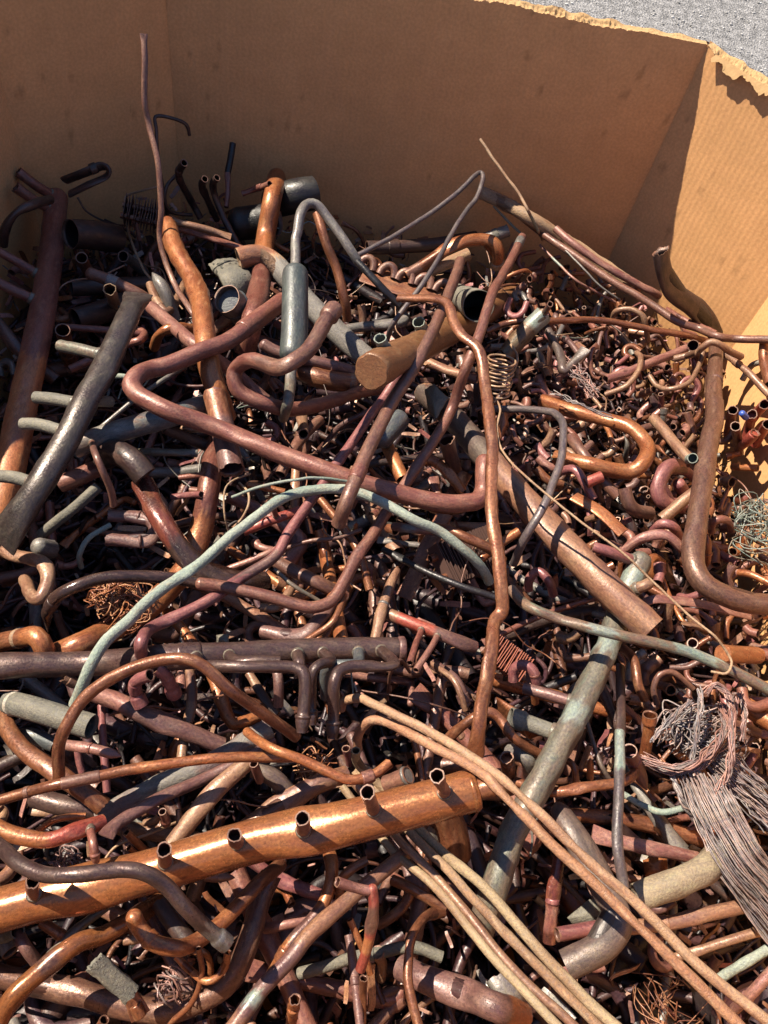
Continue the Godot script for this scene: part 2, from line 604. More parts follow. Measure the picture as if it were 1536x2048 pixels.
func tubes() -> void:
	T("copper_rod","rod","br",3.3,[-440,-497,-970,-433,-525,-950,-430,-559,-930,-423,-585,-920,-402,-619,-890,-391,-664,-860,-388,-697,-840,-358,-724,-800,-306,-712,-736,-298,-733,-740],"A=chisel B=open fl=.6","tall flattened brown copper rod leaning up the back wall, tallest of all")
	T("copper_wire","wire","dk",2.6,[-424,-674,-1060,-428,-659,-1060,-445,-648,-1050,-466,-646,-1040,-463,-662,-1030,-455,-702,-1010,-442,-745,-990,-441,-791,-994],"","thin dark wire with a squared hooked top beside the tall flat rod")
	T("copper_wire","wire","tn",1.8,[-438,-703,-960,-470,-720,-960,-489,-733,-960,-484,-737,-940,-473,-768,-920,-421,-755,-844,-402,-764,-831],"","thin pale wire making a square loop left of the tall flat rod")
	T("copper_wire","wire","dk",1.5,[-535,-712,-903,-523,-732,-902,-499,-754,-917,-482,-766,-937],"","fine dark wire sagging below the dark flattened loop at the left wall")
	T("manifold_pipe","manifold","rd",16.1,[-593,-752,-951,-540,-752,-808,-466,-721,-631,-436,-715,-540,-402,-712,-435,-385,-720,-365],"A=cap B=open b=.62:1:or","thick dark red manifold pipe at the left edge with pairs of short branches")
	S("rd",7.3,[-588,-752,-939,-605,-724,-920,-625,-704,-914],"torn")
	S("rd",7.2,[-578,-753,-910,-596,-725,-890,-613,-705,-882],"torn")
	S("rd",6.0,[-521,-745,-762,-561,-727,-763,-586,-717,-763],"open")
	S("rd",6.7,[-497,-734,-706,-531,-716,-699,-552,-706,-698],"open")
	T("manifold_pipe","manifold","cg",12.2,[-346,-645,-675,-333,-630,-614,-326,-626,-546,-322,-625,-479,-323,-635,-432,-329,-645,-386,-343,-665,-353,-355,-685,-336],"A=chisel B=pinch fl=.8 d=1","dusty grey flattened manifold pipe with crushed top and stubs on its left")
	S("gv",6.8,[-327,-626,-550,-364,-636,-559,-392,-646,-566],"open")
	S("gg",6.4,[-322,-625,-479,-358,-635,-484,-382,-645,-488],"open")
	S("gg",6.3,[-322,-632,-445,-360,-642,-453,-382,-652,-456],"open")
	S("gg",6.4,[-329,-645,-386,-360,-655,-393,-382,-665,-396],"open")
	S("gg",5.8,[-322,-625,-486,-320,-645,-504,-314,-655,-515],"open")
	T("copper_tube","copper tube","br",8.1,[-463,-716,-764,-437,-726,-771,-396,-736,-770,-378,-757,-779],"A=cap c=.35:.9:1.12:gy","pinkish brown tube end with pale coupling behind the crushed grey pipe top")
	T("copper_tube","copper tube","ob",7.7,[-481,-719,-792,-489,-751,-811,-497,-794,-835],"A=open","small copper tube whose round mouth faces up above the pinkish tube end")
	T("copper_tube","copper tube","tn",7.6,[-415,-707,-735,-430,-754,-765,-463,-839,-822],"A=torn","tan tube stub with torn mouth beside the crushed grey pipe top")
	T("copper_tube","copper tube","bl",7.7,[-449,-746,-846,-451,-779,-876,-445,-812,-897],"A=open","blue grey tube mouth in shade left of the tall rod's foot")
	T("copper_tube","copper tube","ob",8.7,[-428,-691,-631,-435,-722,-640,-448,-774,-658],"A=open","round copper tube mouth above the greenish upper stub of the crushed pipe")
	T("copper_tube","copper tube","or",12.3,[-397,-701,-887,-353,-692,-813,-315,-686,-765,-278,-668,-700,-249,-654,-631,-232,-665,-597,-215,-679,-576,-206,-702,-568],"A=cap d=1 c=.55:.5:1.04:ob","mottled yellow orange tube bending down from the tall rod's foot")
	T("copper_pipe","copper pipe","mv",12.9,[-215,-658,-563,-195,-662,-528,-167,-664,-475],"A=torn B=torn b=0:.35:ob","wide short maroon pipe with torn lower mouth under the yellow orange tube")
	T("copper_pipe","copper pipe","or",12.1,[-210,-725,-551,-193,-705,-476,-188,-728,-431,-191,-738,-384,-207,-735,-336,-230,-724,-294,-248,-703,-259,-288,-752,-258],"b=0:.3:rd","thick orange pipe curving from centre left down to the dark manifold")
	T("copper_pipe","copper pipe","or",9.0,[-330,-725,-250,-304,-705,-253,-281,-689,-255,-270,-691,-247,-271,-734,-248],"b=0:.4:ob c=.32:.3:1.06:tn","kinked orange pipe at the left edge with a pale solder ring")
	T("copper_tube","copper tube","rd",9.7,[-189,-663,-746,-208,-644,-670,-224,-637,-625,-244,-635,-600,-268,-636,-572,-285,-636,-556,-289,-626,-536,-289,-625,-520,-278,-625,-509,-260,-625,-503,-237,-625,-498,-199,-635,-502,-125,-635,-490,-42,-635,-479,11,-645,-485,59,-645,-487,83,-645,-495,93,-645,-502,97,-645,-518,93,-635,-533,91,-636,-556],"A=open B=cap c=.06:5.0:1.12:rd","long maroon L-shaped tube with rounded elbow crossing the middle of the pile")
	T("copper_pipe","copper pipe","or",14.0,[-301,-739,-1117,-281,-713,-1018,-277,-752,-966,-247,-722,-841,-226,-701,-739,-228,-735,-713],"A=cap b=.5:1:rd","straight red orange pipe leaning upright against the back wall")
	T("copper_tube","copper tube","ob",6.7,[-196,-666,-940,-175,-683,-911,-151,-711,-893,-130,-738,-866,-120,-767,-858],"","slim orange tube sloping down behind the grey canister's bent neck")
	T("copper_pipe","copper pipe","tn",14.9,[-285,-715,-866,-266,-713,-878,-246,-719,-884,-215,-714,-854,-178,-722,-825,-140,-730,-801,-101,-737,-777,-63,-745,-760],"A=open b=.25:1:gy b=0:.2:ob","wide tan pipe with a round copper mouth running behind the grey canister")
	T("capped_cylinder","cylinder","bs",19.4,[-49,-567,-567,-35,-596,-619,-3,-675,-750,38,-726,-860,89,-796,-1006,130,-814,-1078],"A=cap2 B=cap d=1","fat brass brown cylinder with a flat round cap facing the viewer")
	S("gn",6.5,[-34,-599,-624,-46,-579,-623,-50,-569,-621],"torn")
	S("gn",7.6,[-1,-679,-757,-13,-659,-757,-17,-649,-754],"torn")
	T("copper_pipe","copper pipe","gg",20.9,[53,-665,-833,43,-725,-913,29,-826,-1044],"A=open","short pale grey pipe with a big dark round mouth on the brass cylinder")
	T("copper_tube","copper tube","rd",8.4,[-110,-584,-663,-114,-582,-642,-116,-580,-616,-120,-578,-584,-131,-576,-561,-144,-586,-559,-164,-597,-572,-181,-607,-580,-195,-628,-583,-194,-637,-571,-182,-646,-563,-153,-652,-563,-129,-674,-586,-98,-700,-633,-66,-737,-698,-40,-763,-744],"A=flare b=0:.3:br d=1","maroon hook-shaped tube curling back below the grey canister")
	T("copper_rod","rod","br",7.0,[16,-663,-912,9,-626,-769,-7,-612,-640,-24,-606,-555,-36,-595,-435,-40,-625,-414],"A=open B=open c=.88:1.2:1.12:rd","straight dull brown rod crossing over the long L-shaped tube")
	T("copper_tube","copper tube","pk",5.6,[-13,-664,-722,-36,-690,-652,-46,-685,-609,-69,-685,-513,-90,-685,-434,-97,-686,-398,-122,-688,-364,-141,-678,-329,-170,-676,-297,-180,-663,-277,-173,-630,-250,-178,-672,-253,-182,-709,-250],"b=.55:.62:mv","long pink mauve tube with a bent foot at the dark manifold")
	T("copper_tube","copper tube","rb",6.1,[96,-673,-1020,82,-665,-931,62,-609,-789,56,-600,-705,50,-615,-663,47,-662,-637,32,-667,-575,9,-675,-499,-12,-675,-425,-21,-675,-385,-28,-675,-361,-40,-675,-349,-56,-675,-345,-95,-673,-345,-131,-672,-343,-158,-671,-338],"A=open B=cap c=.02:1.4:1.1:gy","very long brown mauve tube from upper right bending left at centre")
	T("copper_tube","copper tube","dk",6.0,[-157,-692,-351,-188,-684,-344,-224,-675,-330,-245,-675,-321,-264,-675,-306,-279,-685,-294,-288,-705,-288,-296,-735,-286],"B=pinch w=1","dark wet tube with its crushed tip drooping at left")
	T("copper_strip","flattened tube","ob",5.6,[-49,-637,-774,-11,-615,-761,10,-603,-746,22,-599,-715,36,-596,-689,58,-594,-670,72,-601,-633,82,-597,-580,92,-595,-531,96,-595,-492,103,-595,-444,116,-605,-408,125,-615,-380,129,-625,-366,123,-625,-353,123,-615,-324,122,-615,-295,123,-625,-276,126,-635,-252,129,-655,-235],"A=open B=pinch fl=.75 d=2","long crooked orange brown flattened tube snaking down the centre right")
	T("cable","cable","bk",4.8,[-113,-630,-814,-81,-639,-795,-46,-658,-786],"","black sheathed cable running down from the grey canister's neck")
	T("copper_wire","wire","bg",3.5,[-127,-669,-870,-98,-662,-903,-52,-660,-980,-12,-644,-1042,5,-635,-1077,13,-635,-1092,19,-635,-1079,16,-644,-1040,1,-650,-987,-20,-658,-866,-38,-671,-809,-50,-688,-781,-55,-729,-790],"","grey wire bent into a long narrow loop before the back wall")
	T("copper_tube","copper tube","or",9.5,[-57,-748,-963,-27,-731,-989,-6,-711,-1002,14,-702,-1013,43,-703,-1031,60,-703,-1029,70,-713,-1024,74,-743,-1032],"B=open c=.96:.6:1.15:tn b=0:.3:br","glowing orange tube with a square elbow and collar near the back")
	T("copper_tube","copper tube","tn",9.2,[-50,-770,-981,-24,-751,-992,27,-733,-1032],"B=open","pale tan tube lying just below the orange elbow tube")
	T("copper_pipe","copper pipe","gy",9.7,[41,-755,-1104,61,-745,-1112,81,-735,-1121],"B=open c=.55:.5:1.1:gg","short grey pipe end sticking out behind the orange elbow tube")
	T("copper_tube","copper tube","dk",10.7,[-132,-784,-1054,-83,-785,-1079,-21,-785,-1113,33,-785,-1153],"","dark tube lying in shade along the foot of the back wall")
	T("copper_rod","rod","tn",10.3,[23,-705,-1158,56,-703,-1143,107,-701,-1114,172,-723,-1112,232,-727,-1083,286,-734,-1058],"A=open d=2","thick dusty tan pole sloping right along the back wall")
	T("copper_tube","copper tube","br",5.6,[103,-724,-1143,160,-712,-1082,240,-712,-1030,306,-711,-995,348,-709,-966,380,-707,-959,399,-692,-933,425,-693,-938,466,-664,-919],"","long slim brown tube curving out over the right wall")
	T("copper_tube","copper tube","pb",5.8,[149,-700,-1102,189,-703,-1073,257,-714,-1051,312,-724,-1045,331,-734,-1050],"B=open","slim pinkish tube lying above the long slim brown tube")
	T("copper_tube","copper tube","rd",4.9,[340,-733,-1020,371,-732,-1005,411,-719,-974],"","short reddish tube tucked under the slim brown tube near the right wall")
	T("copper_pipe","copper pipe","dk",14.0,[282,-620,-983,295,-640,-978,322,-670,-980,366,-701,-1002,408,-733,-1023,437,-763,-1029],"A=torn fl=.7","dark flattened pipe with a torn pale mouth standing at the right wall")
	T("copper_pipe","copper pipe","bp",9.8,[405,-707,-933,386,-684,-830,376,-673,-752,364,-665,-697,345,-656,-606,337,-655,-549,332,-655,-517,333,-655,-492,345,-655,-476,368,-655,-469,392,-655,-467,422,-655,-472],"A=open s=.28:1:1.16 c=.2:.25:1.05:mv","smooth brown pipe at the right edge sweeping down into a big elbow")
	T("copper_tube","copper tube","tb",4.9,[349,-722,-900,371,-702,-899,370,-681,-887,376,-671,-888,390,-671,-887,410,-681,-892,431,-692,-902],"B=open","tan brown tube arching over the top of the right edge pipe")
	T("copper_tube","copper tube","tb",4.9,[415,-716,-936,441,-699,-884,468,-693,-839],"","straight tan tube slanting down to the right edge below the wall fold")
	T("copper_tube","copper tube","wt",4.4,[469,-755,-932,469,-736,-936,467,-712,-923,473,-680,-893],"","pale whitish curved tube against the lower right cardboard")
	T("copper_tube","copper tube","ob",7.1,[462,-681,-936,465,-692,-908,469,-692,-859],"","orange brown tube end at the right edge beside the whitish curve")
	T("copper_tube","copper tube","rr",6.4,[425,-712,-814,446,-755,-841,464,-797,-855],"A=torn","reddish tube mouth nearest the right edge pipe, left of the blue cap")
	T("copper_tube","copper tube","rr",6.3,[444,-700,-801,467,-744,-828,475,-771,-826],"A=torn","red tube mouth just right of the small blue cap")
	T("copper_tube","copper tube","rr",6.7,[458,-692,-817,471,-730,-842,473,-753,-844],"A=torn","red tube with pale torn rim, highest at the right edge")
	T("copper_tube","copper tube","rb",6.3,[421,-702,-773,451,-751,-801,471,-782,-810],"A=torn","brown tube mouth straight below the small blue cap")
	T("copper_tube","copper tube","rr",6.2,[440,-692,-758,442,-713,-763,467,-775,-812],"A=torn","red tube mouth pointing up right beneath the blue cap")
	T("copper_tube","copper tube","rr",6.5,[456,-687,-775,473,-730,-801,478,-754,-803],"A=torn","red tube mouth cut off by the frame's right edge")
	T("blue_cap","cap","bu",4.3,[421,-688,-786,428,-693,-787,435,-698,-788],"A=cap B=cap","small bright blue plastic cap among the red tube mouths")
	T("copper_tube","copper tube","or",9.5,[172,-747,-774,208,-723,-746,251,-712,-735,279,-700,-720,294,-699,-705,299,-696,-684,290,-693,-654,279,-702,-648,253,-699,-640,231,-698,-639,208,-710,-648,194,-722,-658],"B=torn","bright orange J-shaped tube with torn tip right of centre")
	T("copper_tube","copper tube","tb",7.0,[310,-704,-750,325,-689,-707,339,-677,-671,356,-677,-655,359,-675,-642,355,-682,-628,340,-690,-612,323,-708,-594],"A=open c=.5:.3:1.1:ob B=torn","tan tube with a pale round port bending beside the right edge pipe")
	S("gn",6.0,[342,-676,-667,335,-653,-648],"open")
	T("u_bend","return bend","pk",9.4,[379,-727,-693,360,-717,-691,335,-706,-678,321,-704,-659,319,-712,-639,331,-721,-630,358,-732,-641],"A=open B=open","fat pink mauve return bend left of the right edge pipe")
	T("copper_tube","copper tube","pk",7.7,[345,-714,-663,364,-734,-666,390,-766,-679],"A=cap","pink rounded stub inside the fat pink mauve return bend")
	T("copper_tube","copper tube","pb",6.4,[254,-734,-833,303,-730,-874,369,-728,-935],"A=torn B=open","straight pinkish brown tube with an open upper end near the right wall")
	T("copper_tube","copper tube","ob",8.3,[374,-716,-931,402,-758,-972,430,-797,-1001],"A=open","copper tube mouth at the upper end of the pinkish brown straight tube")
	T("copper_rod","rod","ob",4.7,[76,-728,-862,103,-720,-881,128,-710,-883,180,-713,-908,234,-715,-932,309,-716,-942,363,-717,-950,403,-728,-964],"","slim orange brown rod running level under the back right wall")
	T("copper_tube","copper tube","tb",4.2,[269,-761,-1001,267,-741,-998,284,-731,-997,302,-730,-989,312,-740,-983,330,-770,-984],"","small tan tube hook arching over the orange brown level rod")
	T("copper_tube","copper tube","tb",3.9,[258,-742,-813,280,-722,-819,293,-716,-848,298,-720,-880,297,-733,-905],"","thin tan hook left of the pinkish brown straight tube")
	T("copper_tube","copper tube","tb",3.5,[314,-727,-856,325,-725,-837,338,-713,-824,360,-705,-838,379,-710,-885,382,-703,-907],"","thin tan tube sagging in a bowl shape below the pinkish straight tube")
	T("copper_tube","copper tube","dg",5.9,[148,-724,-922,165,-720,-881,182,-714,-835,186,-711,-806,193,-711,-811,211,-695,-840],"B=pinch","grey tan tube folded sharply into a V shape")
	T("copper_pipe","copper pipe","gb",12.5,[145,-689,-877,127,-707,-854,110,-734,-834],"A=torn d=2 b=0:.35:gn","rough brown pipe with a green crusted torn end")
	S("rb",4.1,[145,-689,-877,145,-653,-858],"torn")
	T("copper_wire","wire","tn",1.9,[108,-690,-804,116,-676,-770,115,-673,-745,111,-682,-737],"","short pale wire lead above the pale coil spring")
	T("copper_pipe","copper pipe","pt",15.6,[14,-764,-752,44,-738,-704,122,-687,-577,178,-665,-505,231,-653,-449,287,-652,-405],"B=open d=1 b=0:.42:dg","large straight tan brown pipe sloping down the right of centre")
	T("manifold_pipe","manifold","gv",11.7,[283,-666,-505,263,-678,-433,243,-677,-363,222,-675,-304,193,-675,-232,178,-685,-190,169,-695,-146,166,-725,-115],"A=cap c=.12:.12:1.03:gv d=2 b=.06:.13:gn b=.27:.32:gn b=.47:.53:gn","large grey green stained manifold pipe slanting down right with short branches")
	S("mv",5.6,[228,-676,-319,197,-686,-325,176,-696,-330],"open")
	S("gg",7.5,[214,-675,-283,182,-685,-291,163,-685,-292],"flare")
	S("tb",6.0,[270,-674,-458,279,-659,-457,288,-659,-465],"cap")
	S("pk",5.8,[279,-668,-492,240,-653,-485,222,-653,-486],"open")
	T("copper_tube","copper tube","gr",5.2,[142,-655,-412,153,-645,-394,163,-635,-383,185,-635,-380,223,-625,-373,267,-625,-374,313,-625,-374,354,-625,-365,396,-625,-353],"b=.33:.43:gn b=.62:.78:gn","long brown tube with green patches slanting to the right edge")
	T("copper_wire","wire","tn",1.2,[80,-632,-641,88,-621,-630,95,-609,-604,93,-597,-564,101,-596,-536,118,-585,-506,152,-585,-482,187,-585,-460,227,-585,-438,259,-595,-423,299,-595,-392,320,-595,-379,338,-605,-369,340,-605,-360,334,-605,-350,326,-615,-354],"","long thin pale wire arcing down to a hook at right")
	T("cable","cable","bg",4.4,[98,-685,-676,127,-664,-666,152,-643,-652,164,-632,-640,170,-620,-611,170,-617,-567,162,-615,-521,157,-615,-497,149,-625,-473,145,-645,-460,148,-685,-462],"","dark grey tube bent like a cane right of the crooked flattened tube")
	T("copper_tube","copper tube","or",5.2,[115,-705,-470,130,-695,-487,149,-685,-505],"","short straight orange tube poking out behind the crooked flattened tube")
	T("copper_tube","copper tube","ob",5.4,[48,-694,-485,70,-676,-477,92,-672,-470,116,-675,-467,137,-695,-469],"A=open","orange brown curved tube meeting the crooked flattened tube")
	T("copper_tube","copper tube","mv",4.9,[12,-699,-479,35,-685,-473,60,-693,-483],"A=cap b=.3:.5:gy","short mauve tube with a rounded left end under the pale green tube")
	T("copper_tube","copper tube","gn",5.1,[-220,-685,-202,-212,-655,-223,-206,-645,-249,-195,-645,-274,-181,-635,-296,-151,-635,-345,-133,-635,-382,-117,-635,-411,-103,-635,-433,-82,-635,-451,-52,-635,-463,-26,-635,-465,2,-635,-459,30,-635,-450,58,-645,-452,85,-655,-446,111,-675,-443,128,-705,-444],"d=1","long pale green tube arching across the pile's centre")
	T("copper_tube","copper tube","ob",4.9,[-202,-675,-138,-206,-655,-154,-203,-635,-168,-197,-625,-189,-181,-615,-208,-157,-605,-224,-131,-595,-231,-110,-595,-231,-86,-605,-222,-65,-625,-220,-43,-645,-218,-25,-665,-217],"","brown copper tube rising in a broad arch left of the bent branch pipes")
	T("manifold_pipe","manifold","dp",11.5,[-392,-695,-190,-305,-689,-217,-222,-692,-246,-153,-663,-258,-79,-676,-289,-19,-682,-312,54,-684,-333],"B=cap c=.99:.3:1.06:mv c=.57:.9:1.03:dp","long dark purple manifold with bent branch pipes hanging off its right half")
	S("dp",5.2,[-132,-664,-266,-118,-628,-244,-87,-608,-242,-52,-608,-252,-38,-608,-254,-30,-608,-249,-24,-618,-232,-20,-628,-210],"ferrule")
	S("dp",4.8,[-106,-670,-277,-93,-634,-259,-79,-624,-257,-54,-624,-263],"open")
	S("dp",5.5,[-47,-680,-302,-39,-654,-277,-38,-674,-279],"open")
	S("dp",4.9,[-26,-682,-309,-13,-646,-285,-21,-636,-274,-25,-636,-265,-21,-656,-249,-15,-666,-231],"ferrule")
	S("dp",5.3,[28,-683,-326,41,-638,-296,38,-628,-285,10,-628,-279,-2,-628,-271,-4,-628,-257,1,-648,-238,5,-658,-222],"ferrule")
	S("bl",5.3,[9,-683,-320,11,-647,-290,0,-647,-285,-14,-657,-282,-10,-693,-269],"open")
	S("mv",4.6,[-67,-678,-293,-55,-672,-266,-49,-688,-248],"open")
	T("copper_tube","copper tube","pk",5.4,[-161,-656,-235,-174,-670,-231,-174,-685,-226,-167,-694,-219],"B=flare","left of two pink tube feet with flared mouths below the dark manifold")
	T("copper_tube","copper tube","pk",5.5,[-160,-659,-243,-151,-669,-242,-144,-698,-238],"B=flare","right of two pink tube feet with flared mouths below the dark manifold")
	T("copper_pipe","copper pipe","gg",10.6,[-284,-714,-199,-252,-695,-193,-198,-685,-188],"B=open c=.08:.25:1.05:wt","grey green pipe with wide open dark mouth at the left")
	T("copper_tube","copper tube","ob",4.3,[-244,-675,-110,-217,-665,-122,-196,-655,-130,-166,-655,-145,-143,-655,-156,-106,-655,-172,-73,-655,-184,-21,-665,-200],"b=.47:1:or c=.12:.5:1.08:br c=.3:3.4:1.14:br","long copper tube with stepped couplings, brown left and orange right")
	T("copper_tube","copper tube","or",4.1,[-67,-665,-211,-51,-645,-199,-35,-635,-192,-13,-635,-190,9,-635,-186,24,-635,-184,37,-635,-188,47,-635,-195,55,-635,-205],"B=torn c=.86:1.2:1.3:rd","wavy orange tube ending in a fat torn coupling")
	T("manifold_pipe","manifold","om",16.7,[-310,-755,1,-227,-715,-36,-179,-705,-60,-138,-695,-78,-95,-680,-98,-31,-665,-130,20,-650,-149,94,-631,-182,129,-624,-199],"B=cap2 c=.99:.16:1.015:om","big shiny orange manifold pipe with a row of torn stubs along it")
	S("rb",4.9,[-190,-707,-55,-185,-668,-59,-181,-648,-61],"torn")
	S("rb",5.3,[-97,-681,-97,-95,-642,-98,-94,-622,-99],"torn")
	S("rb",5.1,[-45,-668,-124,-47,-630,-118,-47,-610,-118],"torn")
	S("rb",5.3,[1,-656,-141,0,-617,-138,-2,-597,-138],"torn")
	S("rb",5.3,[54,-641,-164,45,-603,-163,39,-573,-161],"torn")
	S("rb",5.3,[106,-628,-188,94,-590,-185,85,-560,-181],"torn")
	S("ob",8.4,[125,-625,-197,132,-616,-199,139,-616,-202],"open")
	T("copper_pipe","copper pipe","ob",14.0,[114,-705,-203,131,-725,-190,146,-745,-167],"B=cap","wide orange pipe leg hanging under the big manifold's right end")
	T("copper_tube","copper tube","dp",5.1,[-215,-625,-77,-203,-615,-73,-182,-595,-65,-160,-585,-61,-136,-575,-64,-111,-575,-73,-94,-575,-75,-79,-585,-72,-63,-595,-63,-43,-615,-55,-32,-625,-51],"B=flare b=.9:1:gy","dark purple S-curved tube with a flared grey mouth over the big manifold")
	T("copper_tube","copper tube","or",6.1,[-107,-665,-60,-101,-675,-53,-87,-675,-45,-71,-675,-44,-61,-686,-49,-49,-696,-63,-36,-705,-84,-23,-712,-108,-11,-742,-129],"A=cap b=.62:1:ob","shiny orange hook tube under the flared dark tube")
	T("copper_pipe","copper pipe","om",7.1,[-182,-715,33,-181,-715,24,-176,-705,8,-163,-705,-12,-147,-705,-33,-132,-715,-43,-118,-725,-58,-103,-755,-81],"b=.3:.42:br","orange pipe sweeping up from the bottom left corner")
	T("copper_pipe","copper pipe","bp",9.1,[-219,-775,-2,-182,-775,-3,-145,-765,-4,-109,-765,-3,-74,-765,-6,-44,-755,-20,-26,-745,-38,-20,-735,-67,-20,-736,-98,-18,-737,-117],"B=torn","broad dull brown pipe curving along the bottom left")
	T("crushed_pipe","pipe","gg",6.0,[-124,-685,-24,-110,-695,-18,-94,-705,-11],"A=torn B=torn fl=.6 d=2","crumpled pale grey pipe scrap near the bottom left")
	T("copper_tube","copper tube","ob",4.6,[-99,-725,-12,-92,-730,-6,-85,-735,1],"B=pinch fl=.6","orange flattened tip under the crumpled pale grey scrap")
	T("copper_tube","copper tube","ob",2.3,[-54,-683,-49,-47,-705,-34,-50,-725,-15,-64,-745,2],"","slim orange tube hanging down below the orange hook tube")
	T("copper_tube","copper tube","or",2.9,[-71,-715,-42,-58,-715,-36,-41,-705,-31,-32,-705,-41,-32,-695,-52],"","small orange tube loop under the flared dark mouth")
	T("copper_tube","copper tube","pt",6.0,[91,-695,-156,59,-685,-118,27,-675,-77,16,-675,-56,0,-675,-32,-14,-675,-5],"b=.62:.95:mv b=.85:.9:gn","straight pinkish tube with a blue green stain slanting to the bottom edge")
	T("branched_tube","copper tube","rr",3.9,[59,-615,-110,65,-625,-97,68,-645,-77,68,-665,-60],"A=cap b=.55:.75:or b=.2:.5:br","red T-shaped tube standing like a tap below the big manifold")
	S("pb",3.6,[61,-618,-106,50,-616,-105,34,-606,-104],"torn")
	T("copper_rod","rod","tg",3.5,[25,-715,-201,57,-715,-176,81,-695,-152,111,-675,-133,146,-665,-105,168,-655,-86,217,-645,-53],"","leftmost of four tan rods emerging under the big manifold")
	T("copper_rod","rod","tb",3.5,[35,-715,-206,64,-715,-184,86,-685,-158,110,-675,-141,145,-665,-114,178,-655,-86,230,-645,-55],"","reddish brown rod, second from left of four under the big manifold")
	T("copper_rod","rod","tn",3.7,[46,-717,-212,77,-716,-188,97,-685,-164,124,-665,-142,150,-655,-121,205,-645,-84,244,-635,-58],"","pale tan rod, third from left of four under the big manifold")
	T("copper_rod","rod","tg",4.1,[29,-684,-225,36,-703,-219,67,-714,-205,105,-685,-168,148,-655,-137,189,-645,-105,227,-635,-77,252,-625,-60],"","greenish tan rod, rightmost of four under the big manifold")
	T("copper_rod","rod","td",4.0,[7,-685,-258,8,-675,-263,20,-655,-261,32,-645,-255,53,-635,-247,83,-625,-236,129,-605,-212,160,-595,-192,221,-595,-154,249,-595,-139,297,-595,-108,353,-595,-80],"","upper of two long tan rods side by side to the bottom right corner")
	T("copper_rod","rod","to",4.1,[31,-705,-233,28,-685,-239,32,-665,-245,41,-655,-246,59,-643,-240,84,-618,-223,125,-606,-207,144,-599,-192,198,-604,-160,261,-605,-123,333,-605,-77],"d=1","lower of two long tan rods side by side to the bottom right corner")
	T("copper_pipe","copper pipe","dg",12.0,[219,-705,-230,231,-695,-209,249,-695,-186,264,-695,-166,275,-695,-150,275,-695,-137,261,-695,-120,237,-705,-103],"A=tongue B=open","thick dark grey pipe bent like a boomerang at lower right")
	T("copper_pipe","copper pipe","ol",11.9,[292,-695,-166,324,-685,-184,348,-685,-200,365,-695,-216,382,-715,-234],"A=open B=cap d=1","thick olive tan pipe stub right of the two long tan rods")
	T("copper_tube","copper tube","pb",5.8,[251,-695,-210,267,-695,-209,304,-695,-210,351,-705,-214],"A=pinch","pink brown tube with pinched left end above the olive pipe stub")
	T("copper_rod","rod","bg",4.4,[254,-645,-288,250,-635,-228,251,-635,-187,261,-645,-159],"A=open b=0:.28:gn","upright grey rod with a pale green top at lower right")
	T("copper_tube","copper tube","ob",4.6,[179,-703,-240,208,-684,-233,233,-675,-241,261,-673,-251,278,-677,-262,294,-702,-287],"A=open","orange brown wavy tube passing behind the upright grey rod")
	T("copper_pipe","copper pipe","rd",7.0,[270,-663,-280,292,-697,-278,307,-710,-266],"A=open c=.3:.3:1.08:pk B=cone","short maroon sleeve leaning right of the upright grey rod")
	T("copper_tube","copper tube","gn",3.0,[282,-705,-255,302,-705,-249,319,-695,-245,346,-685,-258],"","thin green yellow tube sagging right of the upright grey rod")
	T("copper_tube","copper tube","or",5.3,[290,-665,-321,297,-685,-310,306,-715,-297],"A=flare","orange tube with flared square top left of the wire braid")
	T("copper_tube","copper tube","pt",5.9,[234,-725,-127,269,-725,-140,323,-715,-155,372,-705,-175,428,-705,-197],"A=open b=0:.25:pk","pink tan tube running level behind the dark boomerang pipe")
	T("copper_tube","copper tube","tb",4.0,[349,-755,-137,368,-745,-146,413,-725,-169,438,-725,-181],"","dull tan tube under the level pink tan tube at bottom right")
	T("copper_tube","copper tube","gn",3.9,[385,-735,-128,400,-715,-143,424,-705,-162],"","short green tube at the bottom right edge")
	T("copper_tube","copper tube","pb",4.4,[397,-735,-107,394,-705,-116,411,-685,-142],"","pink tube end in the bottom right corner")
	T("copper_pipe","copper pipe","mv",10.3,[109,-745,-77,132,-725,-70,163,-712,-66,176,-684,-61,209,-727,-63],"b=.72:1:or","thick mauve pipe with orange end under the four tan rods")
	T("crushed_pipe","pipe","gy",9.1,[185,-710,-85,200,-713,-71,227,-781,-64],"A=torn fl=.5 d=1","flattened grey pipe scrap between the tan rods at bottom")
	T("copper_tube","copper tube","ob",3.8,[133,-715,-120,121,-705,-115,112,-695,-106,105,-685,-90,107,-685,-67,113,-685,-51,123,-685,-33],"","brown orange tube arching down left of the four tan rods")
	T("copper_tube","copper tube","mv",3.6,[59,-725,-88,70,-725,-61,78,-725,-41,84,-725,-26],"c=.5:.8:1.12:mv","mauve tube with a swollen joint going down to the bottom edge")
	T("copper_tube","copper tube","or",2.8,[55,-695,-95,68,-705,-82,83,-725,-65],"","short orange tube crossing behind the red tap-like tube")
	T("copper_tube","copper tube","ob",3.2,[76,-705,-58,81,-725,-46,86,-735,-26],"A=torn","upright orange stub at the bottom right of the mauve jointed tube")
	T("copper_tube","copper tube","gg",4.9,[28,-765,-56,42,-755,-62,70,-755,-76,90,-755,-84,118,-755,-95,145,-755,-93],"","dusty grey green tube lying low across the bottom centre")
	T("copper_tube","copper tube","or",5.4,[25,-735,-153,33,-715,-130,33,-715,-108,26,-715,-90,14,-715,-71,8,-725,-53,2,-745,-36],"b=.42:.66:mv c=.74:1:1.15:ob","orange bent tube dropping from under the big manifold")
	T("copper_tube","copper tube","ob",4.6,[88,-735,-139,105,-725,-134,136,-725,-125],"A=open","brown stub with an open end left of the four tan rods")
